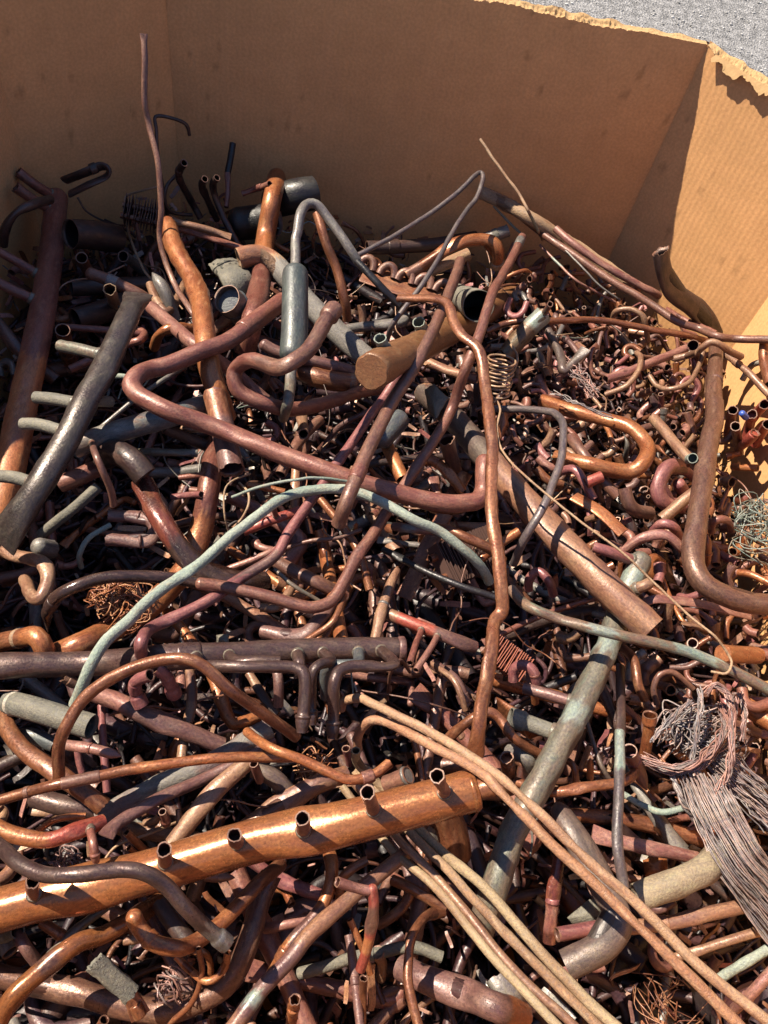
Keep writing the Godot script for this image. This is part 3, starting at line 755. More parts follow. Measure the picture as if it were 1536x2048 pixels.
	T("corrugated_tube","copper tube","or",4.0,[26,-675,-32,28,-705,-22,30,-725,-13],"A=torn d=2","ribbed orange tube end at the bottom edge")
	T("copper_tube","copper tube","pb",4.3,[-10,-755,-80,4,-745,-85,25,-745,-94],"","short pinkish tube lying behind the orange bent tube")
	T("copper_tube","copper tube","ob",3.8,[59,-695,-141,47,-695,-130,42,-705,-121,46,-735,-113],"A=open","small orange elbow behind the red tap-like tube")
	T("copper_tube","copper tube","ob",4.5,[87,-775,-107,99,-765,-117,108,-765,-131,109,-765,-142],"","brown curved tube deep behind the red tap-like tube")
	T("copper_tube","copper tube","pk",5.4,[-39,-765,-131,-8,-775,-123,30,-775,-119],"","deep pink tube below the middle of the big manifold")
	T("copper_pipe","copper pipe","bt",11.9,[-337,-683,-466,-298,-671,-491,-256,-673,-529,-234,-694,-575],"A=torn b=.5:.8:bl b=.15:.35:gy","blue grey stained pipe with a thin bent tube soldered near its mouth")
	S("br",3.5,[-322,-678,-475,-291,-632,-430,-278,-632,-415,-269,-652,-407,-266,-672,-401],"torn")
	T("copper_pipe","copper pipe","rb",9.5,[-346,-716,-436,-328,-709,-448,-313,-711,-469],"A=open","short red brown pipe left of the black elbow")
	T("elbow","elbow","dk",13.2,[-307,-690,-464,-289,-673,-465,-266,-662,-452,-249,-669,-443],"B=open d=2","fat sooty elbow with a gaping mouth facing down right")
	T("copper_pipe","copper pipe","wr",11.0,[-258,-691,-448,-217,-677,-400,-182,-687,-374,-153,-698,-366,-125,-706,-371,-104,-725,-388],"A=open w=1 d=1 b=.45:1:dk","glossy dark red pipe running from the sooty elbow to the pale green tube")
	T("u_bend","return bend","mv",6.5,[-278,-705,-407,-249,-705,-414,-234,-705,-411,-228,-705,-404,-228,-705,-393,-237,-705,-386,-268,-705,-379],"A=torn B=torn c=.28:.2:1.12:mv c=.7:.2:1.12:mv","grey mauve return bend with both torn mouths facing left")
	T("copper_tube","copper tube","tb",6.5,[-390,-742,-365,-362,-727,-348,-333,-715,-341,-315,-705,-334,-304,-705,-321,-301,-705,-301,-314,-715,-303,-342,-745,-332],"d=1","tan brown tube hooked like a question mark at the left edge")
	T("copper_pipe","copper pipe","gy",9.3,[-338,-715,-357,-333,-725,-362,-329,-735,-368],"A=cap B=torn","short grey crushed stub beside the question mark tube")
	T("copper_tube","copper tube","gn",2.8,[-291,-735,-356,-291,-715,-360,-286,-705,-376,-272,-705,-397],"","thin green tube curving left of the grey mauve return bend")
	T("copper_tube","copper tube","gg",5.9,[-356,-755,-391,-337,-735,-403,-316,-715,-420,-303,-705,-438],"B=open","grey green tube slanting up below the blue grey pipe")
	T("copper_tube","copper tube","gv",4.2,[-291,-715,-497,-267,-705,-500,-220,-705,-514],"B=open c=.4:1.2:1.1:gv c=.95:.8:1.15:gy","greenish tube with a wide collar right of the sooty elbow")
	T("copper_tube","copper tube","dk",6.6,[-261,-690,-525,-240,-706,-532,-216,-722,-539],"A=torn","dark tube with torn copper lip under the L-shaped tube")
	T("copper_tube","copper tube","tb",4.3,[-251,-706,-542,-232,-706,-548,-212,-706,-553],"A=cap","pale tan stub behind the wide short maroon pipe")
	T("copper_tube","copper tube","rd",3.3,[-230,-715,-482,-215,-708,-484,-199,-696,-482],"","slim reddish stub left of the thick orange pipe, upper one")
	T("copper_tube","copper tube","pk",3.6,[-232,-725,-461,-215,-715,-462,-195,-697,-456],"","slim pink stub left of the thick orange pipe, lower one")
	T("copper_rod","rod","gy",2.6,[-330,-695,-503,-301,-676,-544,-278,-667,-576,-263,-692,-644],"","thin bright grey rod rising behind the L-shaped tube's elbow")
	T("copper_tube","copper tube","gn",3.4,[-379,-740,-613,-356,-730,-616,-329,-730,-619],"","pale green thin tube showing behind the crushed grey pipe")
	T("copper_tube","copper tube","or",6.7,[-344,-747,-692,-332,-716,-687,-316,-705,-693,-293,-721,-718],"","orange tube knee left of the yellow orange tube")
	T("copper_tube","copper tube","pb",8.6,[-369,-730,-747,-309,-703,-691,-266,-678,-648,-225,-724,-662,-184,-754,-658],"A=cap","pinkish brown tube passing under the yellow orange tube")
	T("copper_tube","copper tube","mv",7.8,[-208,-710,-713,-184,-715,-709,-139,-718,-710,-82,-735,-728,-50,-748,-741],"A=cap","dark mauve tube running right under the hook-shaped tube")
	T("copper_pipe","copper pipe","ob",13.0,[-161,-742,-716,-123,-729,-695,-78,-737,-709],"A=cap c=.93:.4:1.04:tb","orange pipe lying under the flat round cap of the brass cylinder")
	T("copper_tube","copper tube","tb",6.0,[-112,-687,-564,-119,-708,-595,-131,-742,-639],"A=torn","small tan flared stub between the L-shaped tube and hook tube")
	T("copper_tube","copper tube","br",6.7,[-129,-735,-535,-122,-738,-596,-108,-753,-648],"","brown tube hidden behind the long L-shaped tube")
	T("copper_tube","copper tube","or",8.1,[-22,-730,-623,-6,-718,-589,12,-716,-559],"","orange tube emerging below the long L-shaped tube's right half")
	T("copper_pipe","copper pipe","bl",13.8,[-29,-708,-593,-18,-700,-616,-7,-702,-644],"A=cap B=cap","blue grey rounded pipe beside the straight dull brown rod")
	T("copper_pipe","copper pipe","br",9.0,[50,-679,-603,58,-699,-603,73,-740,-609],"A=torn","brown pipe with a pale torn mouth left of the crooked flattened tube")
	T("copper_tube","copper tube","or",3.7,[-156,-715,-496,-135,-715,-498,-114,-715,-499],"","slim orange tube above the left arch of the pale green tube")
	T("copper_tube","copper tube","rr",5.2,[-143,-725,-442,-115,-715,-460,-91,-715,-480],"A=torn","red tube with a little branch under the pale green tube")
	S("rd",3.0,[-113,-715,-462,-116,-692,-460,-120,-692,-469],"open")
	T("copper_tube","copper tube","pb",3.5,[-150,-735,-393,-116,-725,-417,-98,-725,-436],"","slim pinkish tube left of the round-ended brown tube at centre")
	T("copper_pipe","copper pipe","or",7.0,[-67,-755,-487,-53,-762,-461,-31,-723,-391,-8,-695,-328],"","upright orange tube behind the bend of the very long brown tube")
	T("copper_tube","copper tube","br",7.2,[-101,-715,-410,-76,-715,-403,-46,-714,-396,-18,-734,-398],"A=cap b=.85:1:rd","round-ended brown tube at the centre of the pile")
	T("copper_tube","copper tube","tb",5.4,[29,-715,-438,23,-705,-381,23,-705,-343],"c=.55:.3:1.1:gy A=cap","upright tan tube standing behind the dark manifold's right end")
	T("copper_tube","copper tube","rr",6.4,[27,-715,-383,57,-705,-373,101,-705,-367,125,-715,-370],"b=.55:1:mv b=.0:.15:tb","red tube with two thin legs right of the dark manifold")
	S("rd",3.2,[67,-704,-371,62,-681,-338,59,-671,-314],"torn")
	S("pb",3.2,[85,-704,-369,75,-681,-334,66,-671,-308],"open")
	T("flat_bar","bar","ob",7.0,[84,-730,-605,63,-736,-511,45,-746,-423],"A=open B=open fl=.2","flat orange bar slanting under the crooked flattened tube")
	T("cable","cable","bk",3.6,[9,-705,-451,62,-685,-424,98,-675,-412,134,-675,-409],"","black cable crossing right of the upright tan tube")
	T("copper_wire","wire","br",2.4,[-90,-705,-423,-68,-695,-432,-41,-685,-438,-19,-685,-455],"","thin brown twig-like wire under the straight dull brown rod")
	T("copper_wire","wire","gn",1.5,[-151,-645,-428,-124,-625,-435,-93,-615,-446,-70,-615,-456,-43,-625,-468],"","thin pale green wire arching above the pale green tube")
	T("copper_wire","wire","tn",1.3,[-159,-685,-475,-144,-675,-459,-139,-675,-444,-142,-685,-433,-149,-695,-425],"","thin tan wire arc left of the pale green tube's crest")
	T("copper_wire","wire","tn",1.0,[-149,-675,-483,-162,-665,-461,-165,-665,-445,-158,-675,-424,-152,-695,-418],"","fine bright wire loop beside the thick orange pipe")
	T("copper_wire","wire","gv",2.3,[-94,-695,-389,-69,-695,-375,-41,-705,-371],"","grey green wire below the round-ended brown tube at centre")
	T("copper_tube","copper tube","ob",4.7,[-75,-735,-514,-37,-725,-476,-14,-725,-449,6,-735,-415],"","orange tube sloping behind the lower end of the dull brown rod")
	T("copper_tube","copper tube","tb",4.8,[-72,-745,-417,-82,-735,-371,-101,-735,-362],"","grey tan tube deep under the very long brown tube")
	T("copper_tube","copper tube","ob",6.5,[12,-716,-539,42,-695,-516,71,-695,-519,104,-706,-547],"","orange tube close under the L-shaped tube's right end")
	T("copper_tube","copper tube","or",6.0,[22,-728,-595,39,-719,-601,62,-717,-587,85,-725,-570],"","curved orange tube between the L-shaped tube's foot and the torn brown mouth")
	T("u_bend","return bend","pk",4.9,[177,-725,-461,172,-705,-463,178,-695,-467,190,-695,-458,202,-715,-456],"","small pink return bend left of the large tan brown pipe")
	T("u_bend","return bend","pk",5.2,[167,-705,-339,164,-695,-347,171,-685,-349,181,-685,-344,187,-695,-338],"c=.8:.3:1.1:rd A=open B=open","pink orange return bend between the crooked tube and grey green manifold")
	T("flat_bar","bar","or",6.6,[211,-698,-584,239,-687,-563,267,-686,-540],"fl=.35","flat orange strip above the large tan brown pipe")
	T("copper_tube","copper tube","pk",5.4,[195,-711,-627,207,-691,-619,220,-693,-606,236,-702,-591],"","mauve tube knee right of the cane-shaped dark tube")
	T("copper_tube","copper tube","rr",6.7,[220,-685,-597,228,-681,-602,236,-678,-607],"B=open","short bright red coupling beside the mauve tube knee")
	T("copper_tube","copper tube","br",6.8,[206,-719,-699,221,-708,-663,247,-715,-638,272,-722,-622],"A=cap","dull brown tube slanting under the orange J-shaped tube")
	T("elbow","elbow","br",8.0,[268,-689,-608,277,-698,-595,291,-708,-595,312,-719,-606],"A=open","brown elbow left of the fat pink mauve return bend")
	T("copper_tube","copper tube","pb",5.3,[275,-705,-530,288,-686,-539,309,-676,-544,323,-676,-539,340,-685,-530],"B=cone","mauve swan-neck tube with a pointed tip above the grey green manifold")
	T("u_bend","return bend","pk",5.8,[312,-707,-571,313,-687,-568,327,-687,-567,343,-707,-567],"","pink return bend hiding behind the mauve swan-neck tube")
	T("capped_pipe","copper pipe","or",9.1,[365,-665,-406,392,-684,-421,424,-702,-437],"A=cap2","pipe with a bright orange round cap at the wire hook")
	T("copper_tube","copper tube","ob",4.9,[287,-725,-417,290,-705,-396,295,-705,-370,307,-715,-360],"","orange brown bent tube below the long green patched tube")
	T("flat_bar","bar","pb",4.1,[296,-705,-464,310,-695,-470,350,-695,-478,390,-695,-480,421,-705,-486],"fl=.45","flattened pinkish strip under the right elbow pipe")
	T("copper_tube","copper tube","rd",6.7,[426,-718,-449,435,-709,-445,443,-697,-439],"","red tube stub at the right edge right of the orange cap")
	T("copper_tube","copper tube","rb",5.3,[400,-695,-389,402,-695,-376,414,-695,-373,435,-695,-386],"","red brown curved tube below the long green patched tube's end")
	T("copper_pipe","copper pipe","or",9.8,[414,-715,-382,428,-710,-372,441,-705,-363],"","broad orange pipe at the right edge above the wire bundle")
	T("u_bend","return bend","rd",4.7,[378,-698,-585,371,-678,-584,386,-678,-590,403,-698,-595],"","small red return bend right of the big right elbow")
	T("copper_tube","copper tube","ob",4.4,[367,-687,-569,376,-706,-559,385,-726,-553],"A=cone B=cone c=.55:.4:1.2:ob","spindle-shaped orange tube right of the right edge pipe's bend")
	T("copper_tube","copper tube","or",4.0,[412,-706,-542,421,-696,-536,441,-685,-520],"","slim orange tube at the right edge above the elbow")
	T("copper_tube","copper tube","br",3.1,[319,-715,-358,311,-705,-370,314,-695,-382,329,-695,-387,353,-705,-381],"","brown tube hoop above the orange flared tube")
	T("copper_tube","copper tube","ob",4.4,[107,-715,-259,121,-685,-274,136,-675,-286,149,-675,-285,165,-675,-270,180,-684,-268,203,-693,-267],"","orange brown tube humped behind the crooked tube's lower end")
	T("copper_tube","copper tube","ob",6.0,[162,-676,-250,170,-697,-247,181,-728,-239],"A=torn","orange brown tube mouth between the two rods and grey green manifold")
	T("elbow","elbow","gy",8.0,[175,-715,-271,183,-696,-264,192,-706,-261,200,-725,-257],"","grey elbow behind the orange brown tube mouth")
	T("copper_tube","copper tube","ob",3.3,[219,-705,-275,230,-695,-265,237,-705,-250],"","orange tube curve just right of the grey green manifold's middle")
	T("copper_tube","copper tube","tb",2.9,[248,-725,-277,248,-715,-286,248,-705,-294],"","short tan stub standing right of the grey green manifold")
	T("copper_tube","copper tube","or",3.4,[249,-705,-281,253,-715,-275,257,-725,-269],"A=cone","short orange cone-tipped stub right of the tan stub")
	T("copper_tube","copper tube","dp",5.6,[260,-725,-372,270,-715,-343,279,-705,-316],"","dark tube leading up from the upright grey rod")
	T("copper_tube","copper tube","dk",4.0,[283,-725,-397,277,-705,-348,275,-695,-307],"fl=.5","dark flattened strip above the green top of the upright rod")
	T("copper_tube","copper tube","dg",2.4,[245,-715,-326,258,-705,-281,274,-715,-266],"","thin dark tube between the manifold and the upright grey rod")
	T("copper_tube","copper tube","wr",5.6,[232,-725,-190,232,-735,-157,238,-755,-125],"c=.5:.4:1.15:pk b=.55:.85:pb","dark red tube with pink collar left of the boomerang pipe")
	T("copper_tube","copper tube","mv",5.6,[89,-735,-349,111,-715,-328,127,-725,-310],"","mauve curved tube below the red tube with two legs")
	T("copper_tube","copper tube","tb",2.9,[83,-705,-335,103,-685,-316,114,-685,-302,122,-695,-292],"","slim tan tube beside the lower end of the crooked tube")
	T("copper_wire","wire","br",0.9,[20,-705,-289,62,-685,-285,96,-685,-285,132,-705,-290],"","fine brown wire strung between the branch pipes and crooked tube")
	T("copper_wire","wire","br",1.7,[50,-735,-299,44,-685,-308,50,-675,-316,64,-705,-320],"","brown wire hoop under the red tube's legs")
	T("copper_pipe","copper pipe","mv",8.0,[-215,-704,-222,-191,-706,-221,-165,-706,-215,-125,-715,-213,-90,-726,-211],"b=0:.3:pb d=1","long mauve pipe sloping right under the broad brown arch")
	T("copper_tube","copper tube","tb",4.6,[-243,-696,-227,-230,-707,-227,-214,-718,-225],"A=torn","torn tan tube tip above the grey green pipe's mouth")
	T("copper_pipe","copper pipe","ob",6.8,[-305,-735,-196,-291,-726,-189,-272,-715,-174,-248,-705,-159,-218,-695,-148,-192,-695,-140,-168,-705,-132],"B=torn fl=.8","brown orange pipe bending down from the left edge under the stepped tube")
	T("copper_tube","copper tube","pb",4.2,[-214,-685,-168,-188,-675,-168,-162,-675,-168],"B=cone c=.5:.3:1.15:rd","pinkish pointed tube spike right of the arch's foot")
	T("copper_tube","copper tube","mv",5.3,[-150,-675,-106,-147,-685,-118,-128,-696,-144,-95,-709,-175,-69,-710,-198,-48,-720,-227],"A=chisel","mauve tube with a chisel-flattened end above the big manifold's left")
	T("copper_pipe","copper pipe","mg",9.2,[-173,-733,-126,-137,-724,-159,-92,-713,-195,-53,-713,-235],"d=2 b=.25:.55:gy","scaly grey crusted pipe parallel to the chisel-ended tube")
	T("copper_tube","copper tube","or",2.7,[-213,-715,-104,-198,-705,-115,-178,-705,-122],"","slim orange curved tube above the big orange red bent pipe")
	T("copper_pipe","copper pipe","or",6.1,[-235,-675,-94,-215,-675,-91,-191,-675,-93,-173,-675,-105,-158,-685,-118],"A=torn b=.5:1:rr","orange red pipe at the left edge with a T branch pointing down")
	S("rb",3.3,[-166,-679,-112,-154,-666,-97,-149,-676,-87],"ferrule")
	T("copper_pipe","copper pipe","tb",7.2,[-103,-714,-119,-83,-702,-163,-62,-701,-196],"","tan brown pipe standing behind the big manifold, left of centre")
	T("copper_pipe","copper pipe","pt",8.3,[-53,-735,-146,-24,-725,-173,1,-715,-195,26,-725,-214],"","pink tan pipe lying behind the big manifold's middle")
	T("copper_pipe","copper pipe","dg",8.2,[-57,-725,-199,-36,-725,-195,-14,-735,-184],"","dark grey pipe under the orange wavy tube")
	T("copper_tube","copper tube","rd",4.0,[-55,-685,-192,-52,-695,-190,-48,-715,-188],"B=torn","little red torn stub under the stepped tube's orange end")
	T("copper_tube","copper tube","dk",4.1,[-89,-725,-286,-64,-725,-263,-50,-725,-253],"b=0:.3:tb","dark tube slanting left of the bent branch pipes")
	T("copper_pipe","copper pipe","mv",7.0,[-88,-715,-328,-62,-705,-325,-44,-695,-328,-35,-695,-347,-29,-705,-373],"","dark mauve bent pipe just above the dark manifold")
	T("copper_tube","copper tube","ob",3.2,[-41,-688,-318,-24,-676,-333,-19,-675,-350,-18,-685,-374],"","slim orange brown tube curving up beside the dark bent pipe")
	T("ribbed_pipe_end","pipe end","br",7.8,[63,-704,-209,71,-695,-212,79,-685,-216],"B=open c=.9:.2:1.1:gy","brown pipe end with ribbed rim behind the manifold's fifth stub")
	T("copper_tube","copper tube","pk",3.4,[-210,-725,-220,-188,-715,-179,-174,-725,-148],"","upright pink tube passing behind the pointed spike")
	T("copper_tube","copper tube","pk",3.1,[-210,-715,-174,-206,-720,-166,-201,-725,-159],"","short pink tube beside the arch's foot")
	T("copper_tube","copper tube","tb",4.7,[-146,-735,-278,-132,-725,-245,-127,-726,-213,-121,-726,-189],"b=.05:.4:br","upright tan tube seen through the broad brown arch")
	T("copper_tube","copper tube","or",3.3,[-139,-695,-116,-129,-710,-112,-119,-725,-108],"A=torn","orange stub above the manifold, upper of a small pair")
	T("copper_tube","copper tube","or",2.7,[-135,-705,-107,-129,-715,-105,-122,-725,-103],"A=open","orange stub above the manifold, lower of a small pair")
	T("copper_tube","copper tube","rd",3.4,[-117,-694,-138,-115,-703,-136,-114,-714,-134],"B=flare","tiny red stub above the manifold's third stub")
	T("copper_tube","copper tube","tb",2.6,[-108,-715,-147,-104,-720,-137,-99,-725,-128],"","slim tan stub left of the tan brown standing pipe")
	T("copper_tube","copper tube","tb",3.0,[-133,-725,-132,-124,-716,-134,-120,-707,-138],"","short tan curved tube beside the tiny red stub")
	T("copper_tube","copper tube","bl",6.8,[-280,-745,-175,-262,-735,-181,-237,-735,-178],"","blue grey pipe half hidden under the grey green pipe's mouth")
	T("copper_tube","copper tube","dp",8.9,[-244,-755,-135,-209,-746,-133,-174,-747,-137],"A=cap","dark purple rounded pipe below the stepped tube's left half")
	T("copper_tube","copper tube","ob",4.4,[-185,-735,-43,-168,-735,-38,-150,-746,-32],"","orange stub below the big manifold's left end")
	T("copper_tube","copper tube","mv",4.8,[-208,-749,-37,-192,-732,-26,-178,-745,-16],"","mauve bent tube below the big manifold's left end")
	T("copper_tube","copper tube","gg",5.6,[-220,-754,-26,-213,-753,-30,-199,-730,-33],"B=open","grey green stub at the left edge below the manifold")
	T("copper_tube","copper tube","gv",3.6,[-172,-741,-18,-158,-733,-40,-140,-735,-66],"","grey green tube slanting below the big manifold")
	T("copper_tube","copper tube","tb",3.6,[-116,-725,-44,-110,-725,-46,-104,-725,-49],"A=open","short pale tan tube left of the shiny orange hook")
	T("copper_tube","copper tube","dk",7.0,[-100,-735,-77,-82,-735,-64,-60,-735,-51],"A=torn","dark flattened pipe inside the shiny orange hook")
	T("copper_tube","copper tube","pt",4.2,[-70,-725,-104,-57,-725,-106,-45,-725,-108],"B=cone","pale pointed stub under the manifold right of the flared tube")
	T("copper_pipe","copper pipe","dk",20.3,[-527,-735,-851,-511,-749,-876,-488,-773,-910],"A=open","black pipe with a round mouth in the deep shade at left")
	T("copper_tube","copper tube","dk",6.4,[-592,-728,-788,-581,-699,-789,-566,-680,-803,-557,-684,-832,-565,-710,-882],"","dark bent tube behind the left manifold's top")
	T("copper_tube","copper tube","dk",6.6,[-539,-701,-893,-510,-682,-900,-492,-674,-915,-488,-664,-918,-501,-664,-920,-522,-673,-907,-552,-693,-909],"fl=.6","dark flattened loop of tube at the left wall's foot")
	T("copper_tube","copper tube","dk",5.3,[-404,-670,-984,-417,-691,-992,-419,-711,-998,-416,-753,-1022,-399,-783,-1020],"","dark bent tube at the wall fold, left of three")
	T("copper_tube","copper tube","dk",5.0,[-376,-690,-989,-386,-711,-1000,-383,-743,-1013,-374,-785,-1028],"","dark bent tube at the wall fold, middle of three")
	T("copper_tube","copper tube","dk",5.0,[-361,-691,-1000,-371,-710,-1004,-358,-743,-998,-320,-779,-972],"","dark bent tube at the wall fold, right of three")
	T("copper_wire","wire","dk",2.7,[-430,-712,-1011,-437,-720,-987,-437,-740,-978,-430,-760,-986,-407,-772,-1007],"","dark ring of wire behind the tall flat rod")
	T("sheathed_rod","rod","bk",5.1,[-377,-707,-1120,-375,-722,-1101,-374,-736,-1083],"A=open","black sheathed rod end standing alone before the back wall")
	T("copper_rod","rod","rd",4.0,[-372,-730,-1076,-366,-749,-1059,-361,-763,-1035],"","copper core rod below the black sheathed end")
	T("copper_tube","copper tube","tb",5.2,[-408,-735,-933,-378,-736,-936,-324,-747,-947],"B=pinch","slim tan tube right of the yellow orange tube's top, upper one")
	T("copper_tube","copper tube","rd",4.9,[-406,-746,-935,-357,-757,-946,-308,-767,-953],"","slim red tube right of the yellow orange tube's top, lower one")
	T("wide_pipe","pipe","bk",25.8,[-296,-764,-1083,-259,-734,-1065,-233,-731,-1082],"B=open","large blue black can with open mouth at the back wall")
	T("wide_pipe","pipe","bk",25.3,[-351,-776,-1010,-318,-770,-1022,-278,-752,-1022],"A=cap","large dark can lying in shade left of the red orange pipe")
	T("copper_tube","copper tube","rd",4.7,[-335,-733,-1037,-315,-722,-1042,-290,-700,-1030],"","slim dark red tube behind the red orange pipe's top")
	T("collar_pipe","copper pipe","gy",18.7,[-265,-688,-751,-258,-707,-763,-256,-782,-823],"A=open c=.15:.15:1.1:bl","wide grey pipe mouth right of the yellow orange tube")
	T("crushed_pipe","pipe","gg",17.8,[-317,-756,-894,-276,-721,-829,-262,-753,-831],"A=torn fl=.5 d=2","crumpled silvery foil-like pipe left of the red orange pipe")
	T("copper_tube","copper tube","gy",8.7,[-380,-710,-788,-355,-719,-767,-338,-748,-751],"A=cone","grey pointed tube beneath the tall rod's lower bend")
	T("copper_tube","copper tube","tb",5.8,[-388,-738,-794,-360,-731,-754,-344,-734,-752,-369,-787,-878],"","tan bent tube beneath the tall rod's lower bend")
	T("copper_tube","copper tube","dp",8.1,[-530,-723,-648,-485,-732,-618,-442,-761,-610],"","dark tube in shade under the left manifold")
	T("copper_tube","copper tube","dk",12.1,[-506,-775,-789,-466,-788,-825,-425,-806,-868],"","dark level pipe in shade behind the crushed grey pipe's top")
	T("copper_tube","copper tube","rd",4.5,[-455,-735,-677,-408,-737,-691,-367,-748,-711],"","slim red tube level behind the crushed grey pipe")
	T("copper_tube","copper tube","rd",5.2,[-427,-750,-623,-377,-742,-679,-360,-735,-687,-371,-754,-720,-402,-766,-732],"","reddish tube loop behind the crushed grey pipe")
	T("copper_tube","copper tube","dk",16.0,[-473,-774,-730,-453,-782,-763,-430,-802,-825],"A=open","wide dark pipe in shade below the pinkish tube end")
	T("filter_drier","filter drier","gy",6.0,[-139,-678,-572,-130,-633,-557,-136,-641,-586,-143,-640,-616,-148,-632,-644,-166,-619,-711,-187,-608,-788,-189,-601,-805,-192,-593,-825,-193,-597,-854,-181,-597,-861,-160,-607,-851,-125,-625,-827,-113,-635,-822],"c=.4:11.6:2.6:fd b=0:.2:gv","grey green filter canister on a bent neck standing over the pile")
	T("copper_wire","wire","tn",2.2,[0,-596,-1110,24,-607,-1090,50,-618,-1070,76,-629,-1050,99,-644,-1030,142,-755,-1149],"b=.45:.75:gn","thin wire with a green middle standing up before the back wall")
	T("copper_wire","wire","gn",2.0,[49,-725,-1161,82,-735,-1140,109,-745,-1132],"","fine green wire just under the top of the dusty tan pole")
	T("copper_wire","wire","pb",2.0,[135,-735,-1104,169,-735,-1067,197,-733,-1036,229,-743,-1036,269,-753,-1034],"b=.2:.35:gn","fine pinkish wire with a green spot below the dusty tan pole")
	T("copper_wire","wire","gy",1.5,[162,-710,-1079,196,-710,-1042,233,-722,-1021,269,-732,-1014],"","fine grey wire sagging under the long slim brown tube")


# ------------------------------------------------------------------ ground and bin

func ground() -> void:
	var m := StandardMaterial3D.new()
	var g := gray_noise(1024, 0.09, 3, 21)
	var h := gray_noise(1024, 0.02, 4, 22)
	var im := Image.create_empty(1024, 1024, false, Image.FORMAT_RGB8)
	var hm := Image.create_empty(1024, 1024, false, Image.FORMAT_L8)
	for y in 1024:
		for x in 1024:
			var a := g.get_pixel(x, y).r
			var b := h.get_pixel(x, y).r
			var v := clampf(0.56 + 0.48 * (a - 0.5) + 0.3 * (b - 0.5), 0.06, 1.0)
			im.set_pixel(x, y, Color(v, v * 0.99, v * 0.975))
			hm.set_pixel(x, y, Color(a, a, a))
	hm.convert(Image.FORMAT_RGB8)
	hm.bump_map_to_normal_map(12.0)
	m.albedo_color = Color(0.82, 0.82, 0.83)
	m.albedo_texture = tex(im)
	m.normal_enabled = true
	m.normal_texture = tex(hm)
	m.normal_scale = 0.8
	m.roughness = 0.95
	m.uv1_triplanar = true
	m.uv1_world_triplanar = true
	m.uv1_scale = Vector3(0.9, 0.9, 0.9)
	var pm := PlaneMesh.new()
	pm.size = Vector2(500, 500)
	var o := mesh_node("ground", pm, m)
	o.position.y = FLOOR
	tag(o, "pale grey gravelly concrete ground outside the box", "ground", "", "structure")
	# loose grit on it
	var bm := SphereMesh.new()
	bm.radius = 0.5
	bm.height = 0.7
	bm.radial_segments = 6
	bm.rings = 3
	var gm := StandardMaterial3D.new()
	gm.vertex_color_use_as_albedo = true
	gm.roughness = 0.95
	var mm := MultiMesh.new()
	mm.transform_format = MultiMesh.TRANSFORM_3D
	mm.use_colors = true
	mm.mesh = bm
	mm.instance_count = 9000
	for i in 9000:
		var s := 0.003 + 0.010 * pow(rng.randf(), 3.0)
		var b := Basis.from_euler(Vector3(rng.randf() * 0.6, rng.randf() * TAU, rng.randf() * 0.6)).scaled(Vector3(s * rng.randf_range(0.8, 1.5), s, s))
		mm.set_instance_transform(i, Transform3D(b, Vector3(rng.randf_range(-0.6, 2.6), FLOOR + s * 0.2, rng.randf_range(-6.0, -2.4))))
		var v := rng.randf_range(0.14, 0.42)
		mm.set_instance_color(i, Color(v, v * 0.98, v * 0.95))
	var mi := MultiMeshInstance3D.new()
	mi.name = "gravel"
	mi.multimesh = mm
	mi.material_override = gm
	add_child(mi, true)
	tag(mi, "loose grey grit scattered on the ground outside the box", "gravel", "", "stuff")


# An upright sheet from a to b, pushed outwards by off, waving by amp with the given period; top(s) is its upper edge.
func sheet(a: Vector2, b: Vector2, off: float, amp: float, period: float, top: Callable, low: float, cell: float, base: Color, blot: float, at: Vector3, dropped := 0.0) -> ArrayMesh:
	var u := (b - a).normalized()
	var outw := Vector2(u.y, -u.x)
	var turned := outw.dot(a - Vector2(-0.04, -0.5)) < 0.0
	if turned:
		outw = -outw
	var whole := a.distance_to(b)
	var nu := maxi(2, int(whole / cell))
	var v := PackedVector3Array()
	var n := PackedVector3Array()
	var c := PackedColorArray()
	var uv := PackedVector2Array()
	var ix := PackedInt32Array()
	var first_top: float = top.call(0.0)
	var nv := maxi(2, int((first_top - low) / maxf(cell, 0.012)))
	var more := off * 0.4 if off > 0.0 else 0.001
	for i in nu + 1:
		var s := lerpf(-more, whole + more, float(i) / nu)
		var y1: float = top.call(clampf(s, 0.0, whole))
		for j in nv + 1:
			var f := float(j) / nv
			f = f * f * 0.6 + f * 0.4
			var y := lerpf(y1, low, f)
			var wob := amp * sin(TAU * s / period) + 0.003 * nz.get_noise_2d(s * 5.0 + a.x * 31.0, y * 4.0) * smoothstep(0.0, 0.06, s) * smoothstep(0.0, 0.06, whole - s)
			var crease := 0.002 * (exp(-pow(s / 0.004, 2.0)) + exp(-pow((whole - s) / 0.004, 2.0))) if off == 0.0 else 0.0
			var q := a + u * s + outw * (off + wob + crease)
			var sl := amp * TAU / period * cos(TAU * s / period)
			v.append(Vector3(q.x, y, q.y) - at)
			var nn := (-outw + u * sl).normalized()
			n.append(Vector3(nn.x, 0.0, nn.y))
			var st := nz.get_noise_2d(s * 3.2 + 5.0 + off * 100.0, y * 3.2)
			var sp := smoothstep(0.84, 1.0, nz.get_noise_2d(s * 21.0 + 40.0 + whole, y * 15.0) + 0.30 * st)
			c.append(base * (1.0 + blot * 0.06 * st - blot * 0.25 * sp))
			uv.append(Vector2(s, y))
	for i in nu:
		for j in nv:
			var q := i * (nv + 1) + j
			if turned:
				ix.append_array([q, q + 1, q + nv + 1, q + 1, q + nv + 2, q + nv + 1])
			else:
				ix.append_array([q, q + nv + 1, q + 1, q + 1, q + nv + 1, q + nv + 2])
	return arrays_mesh(v, n, c, uv, ix)


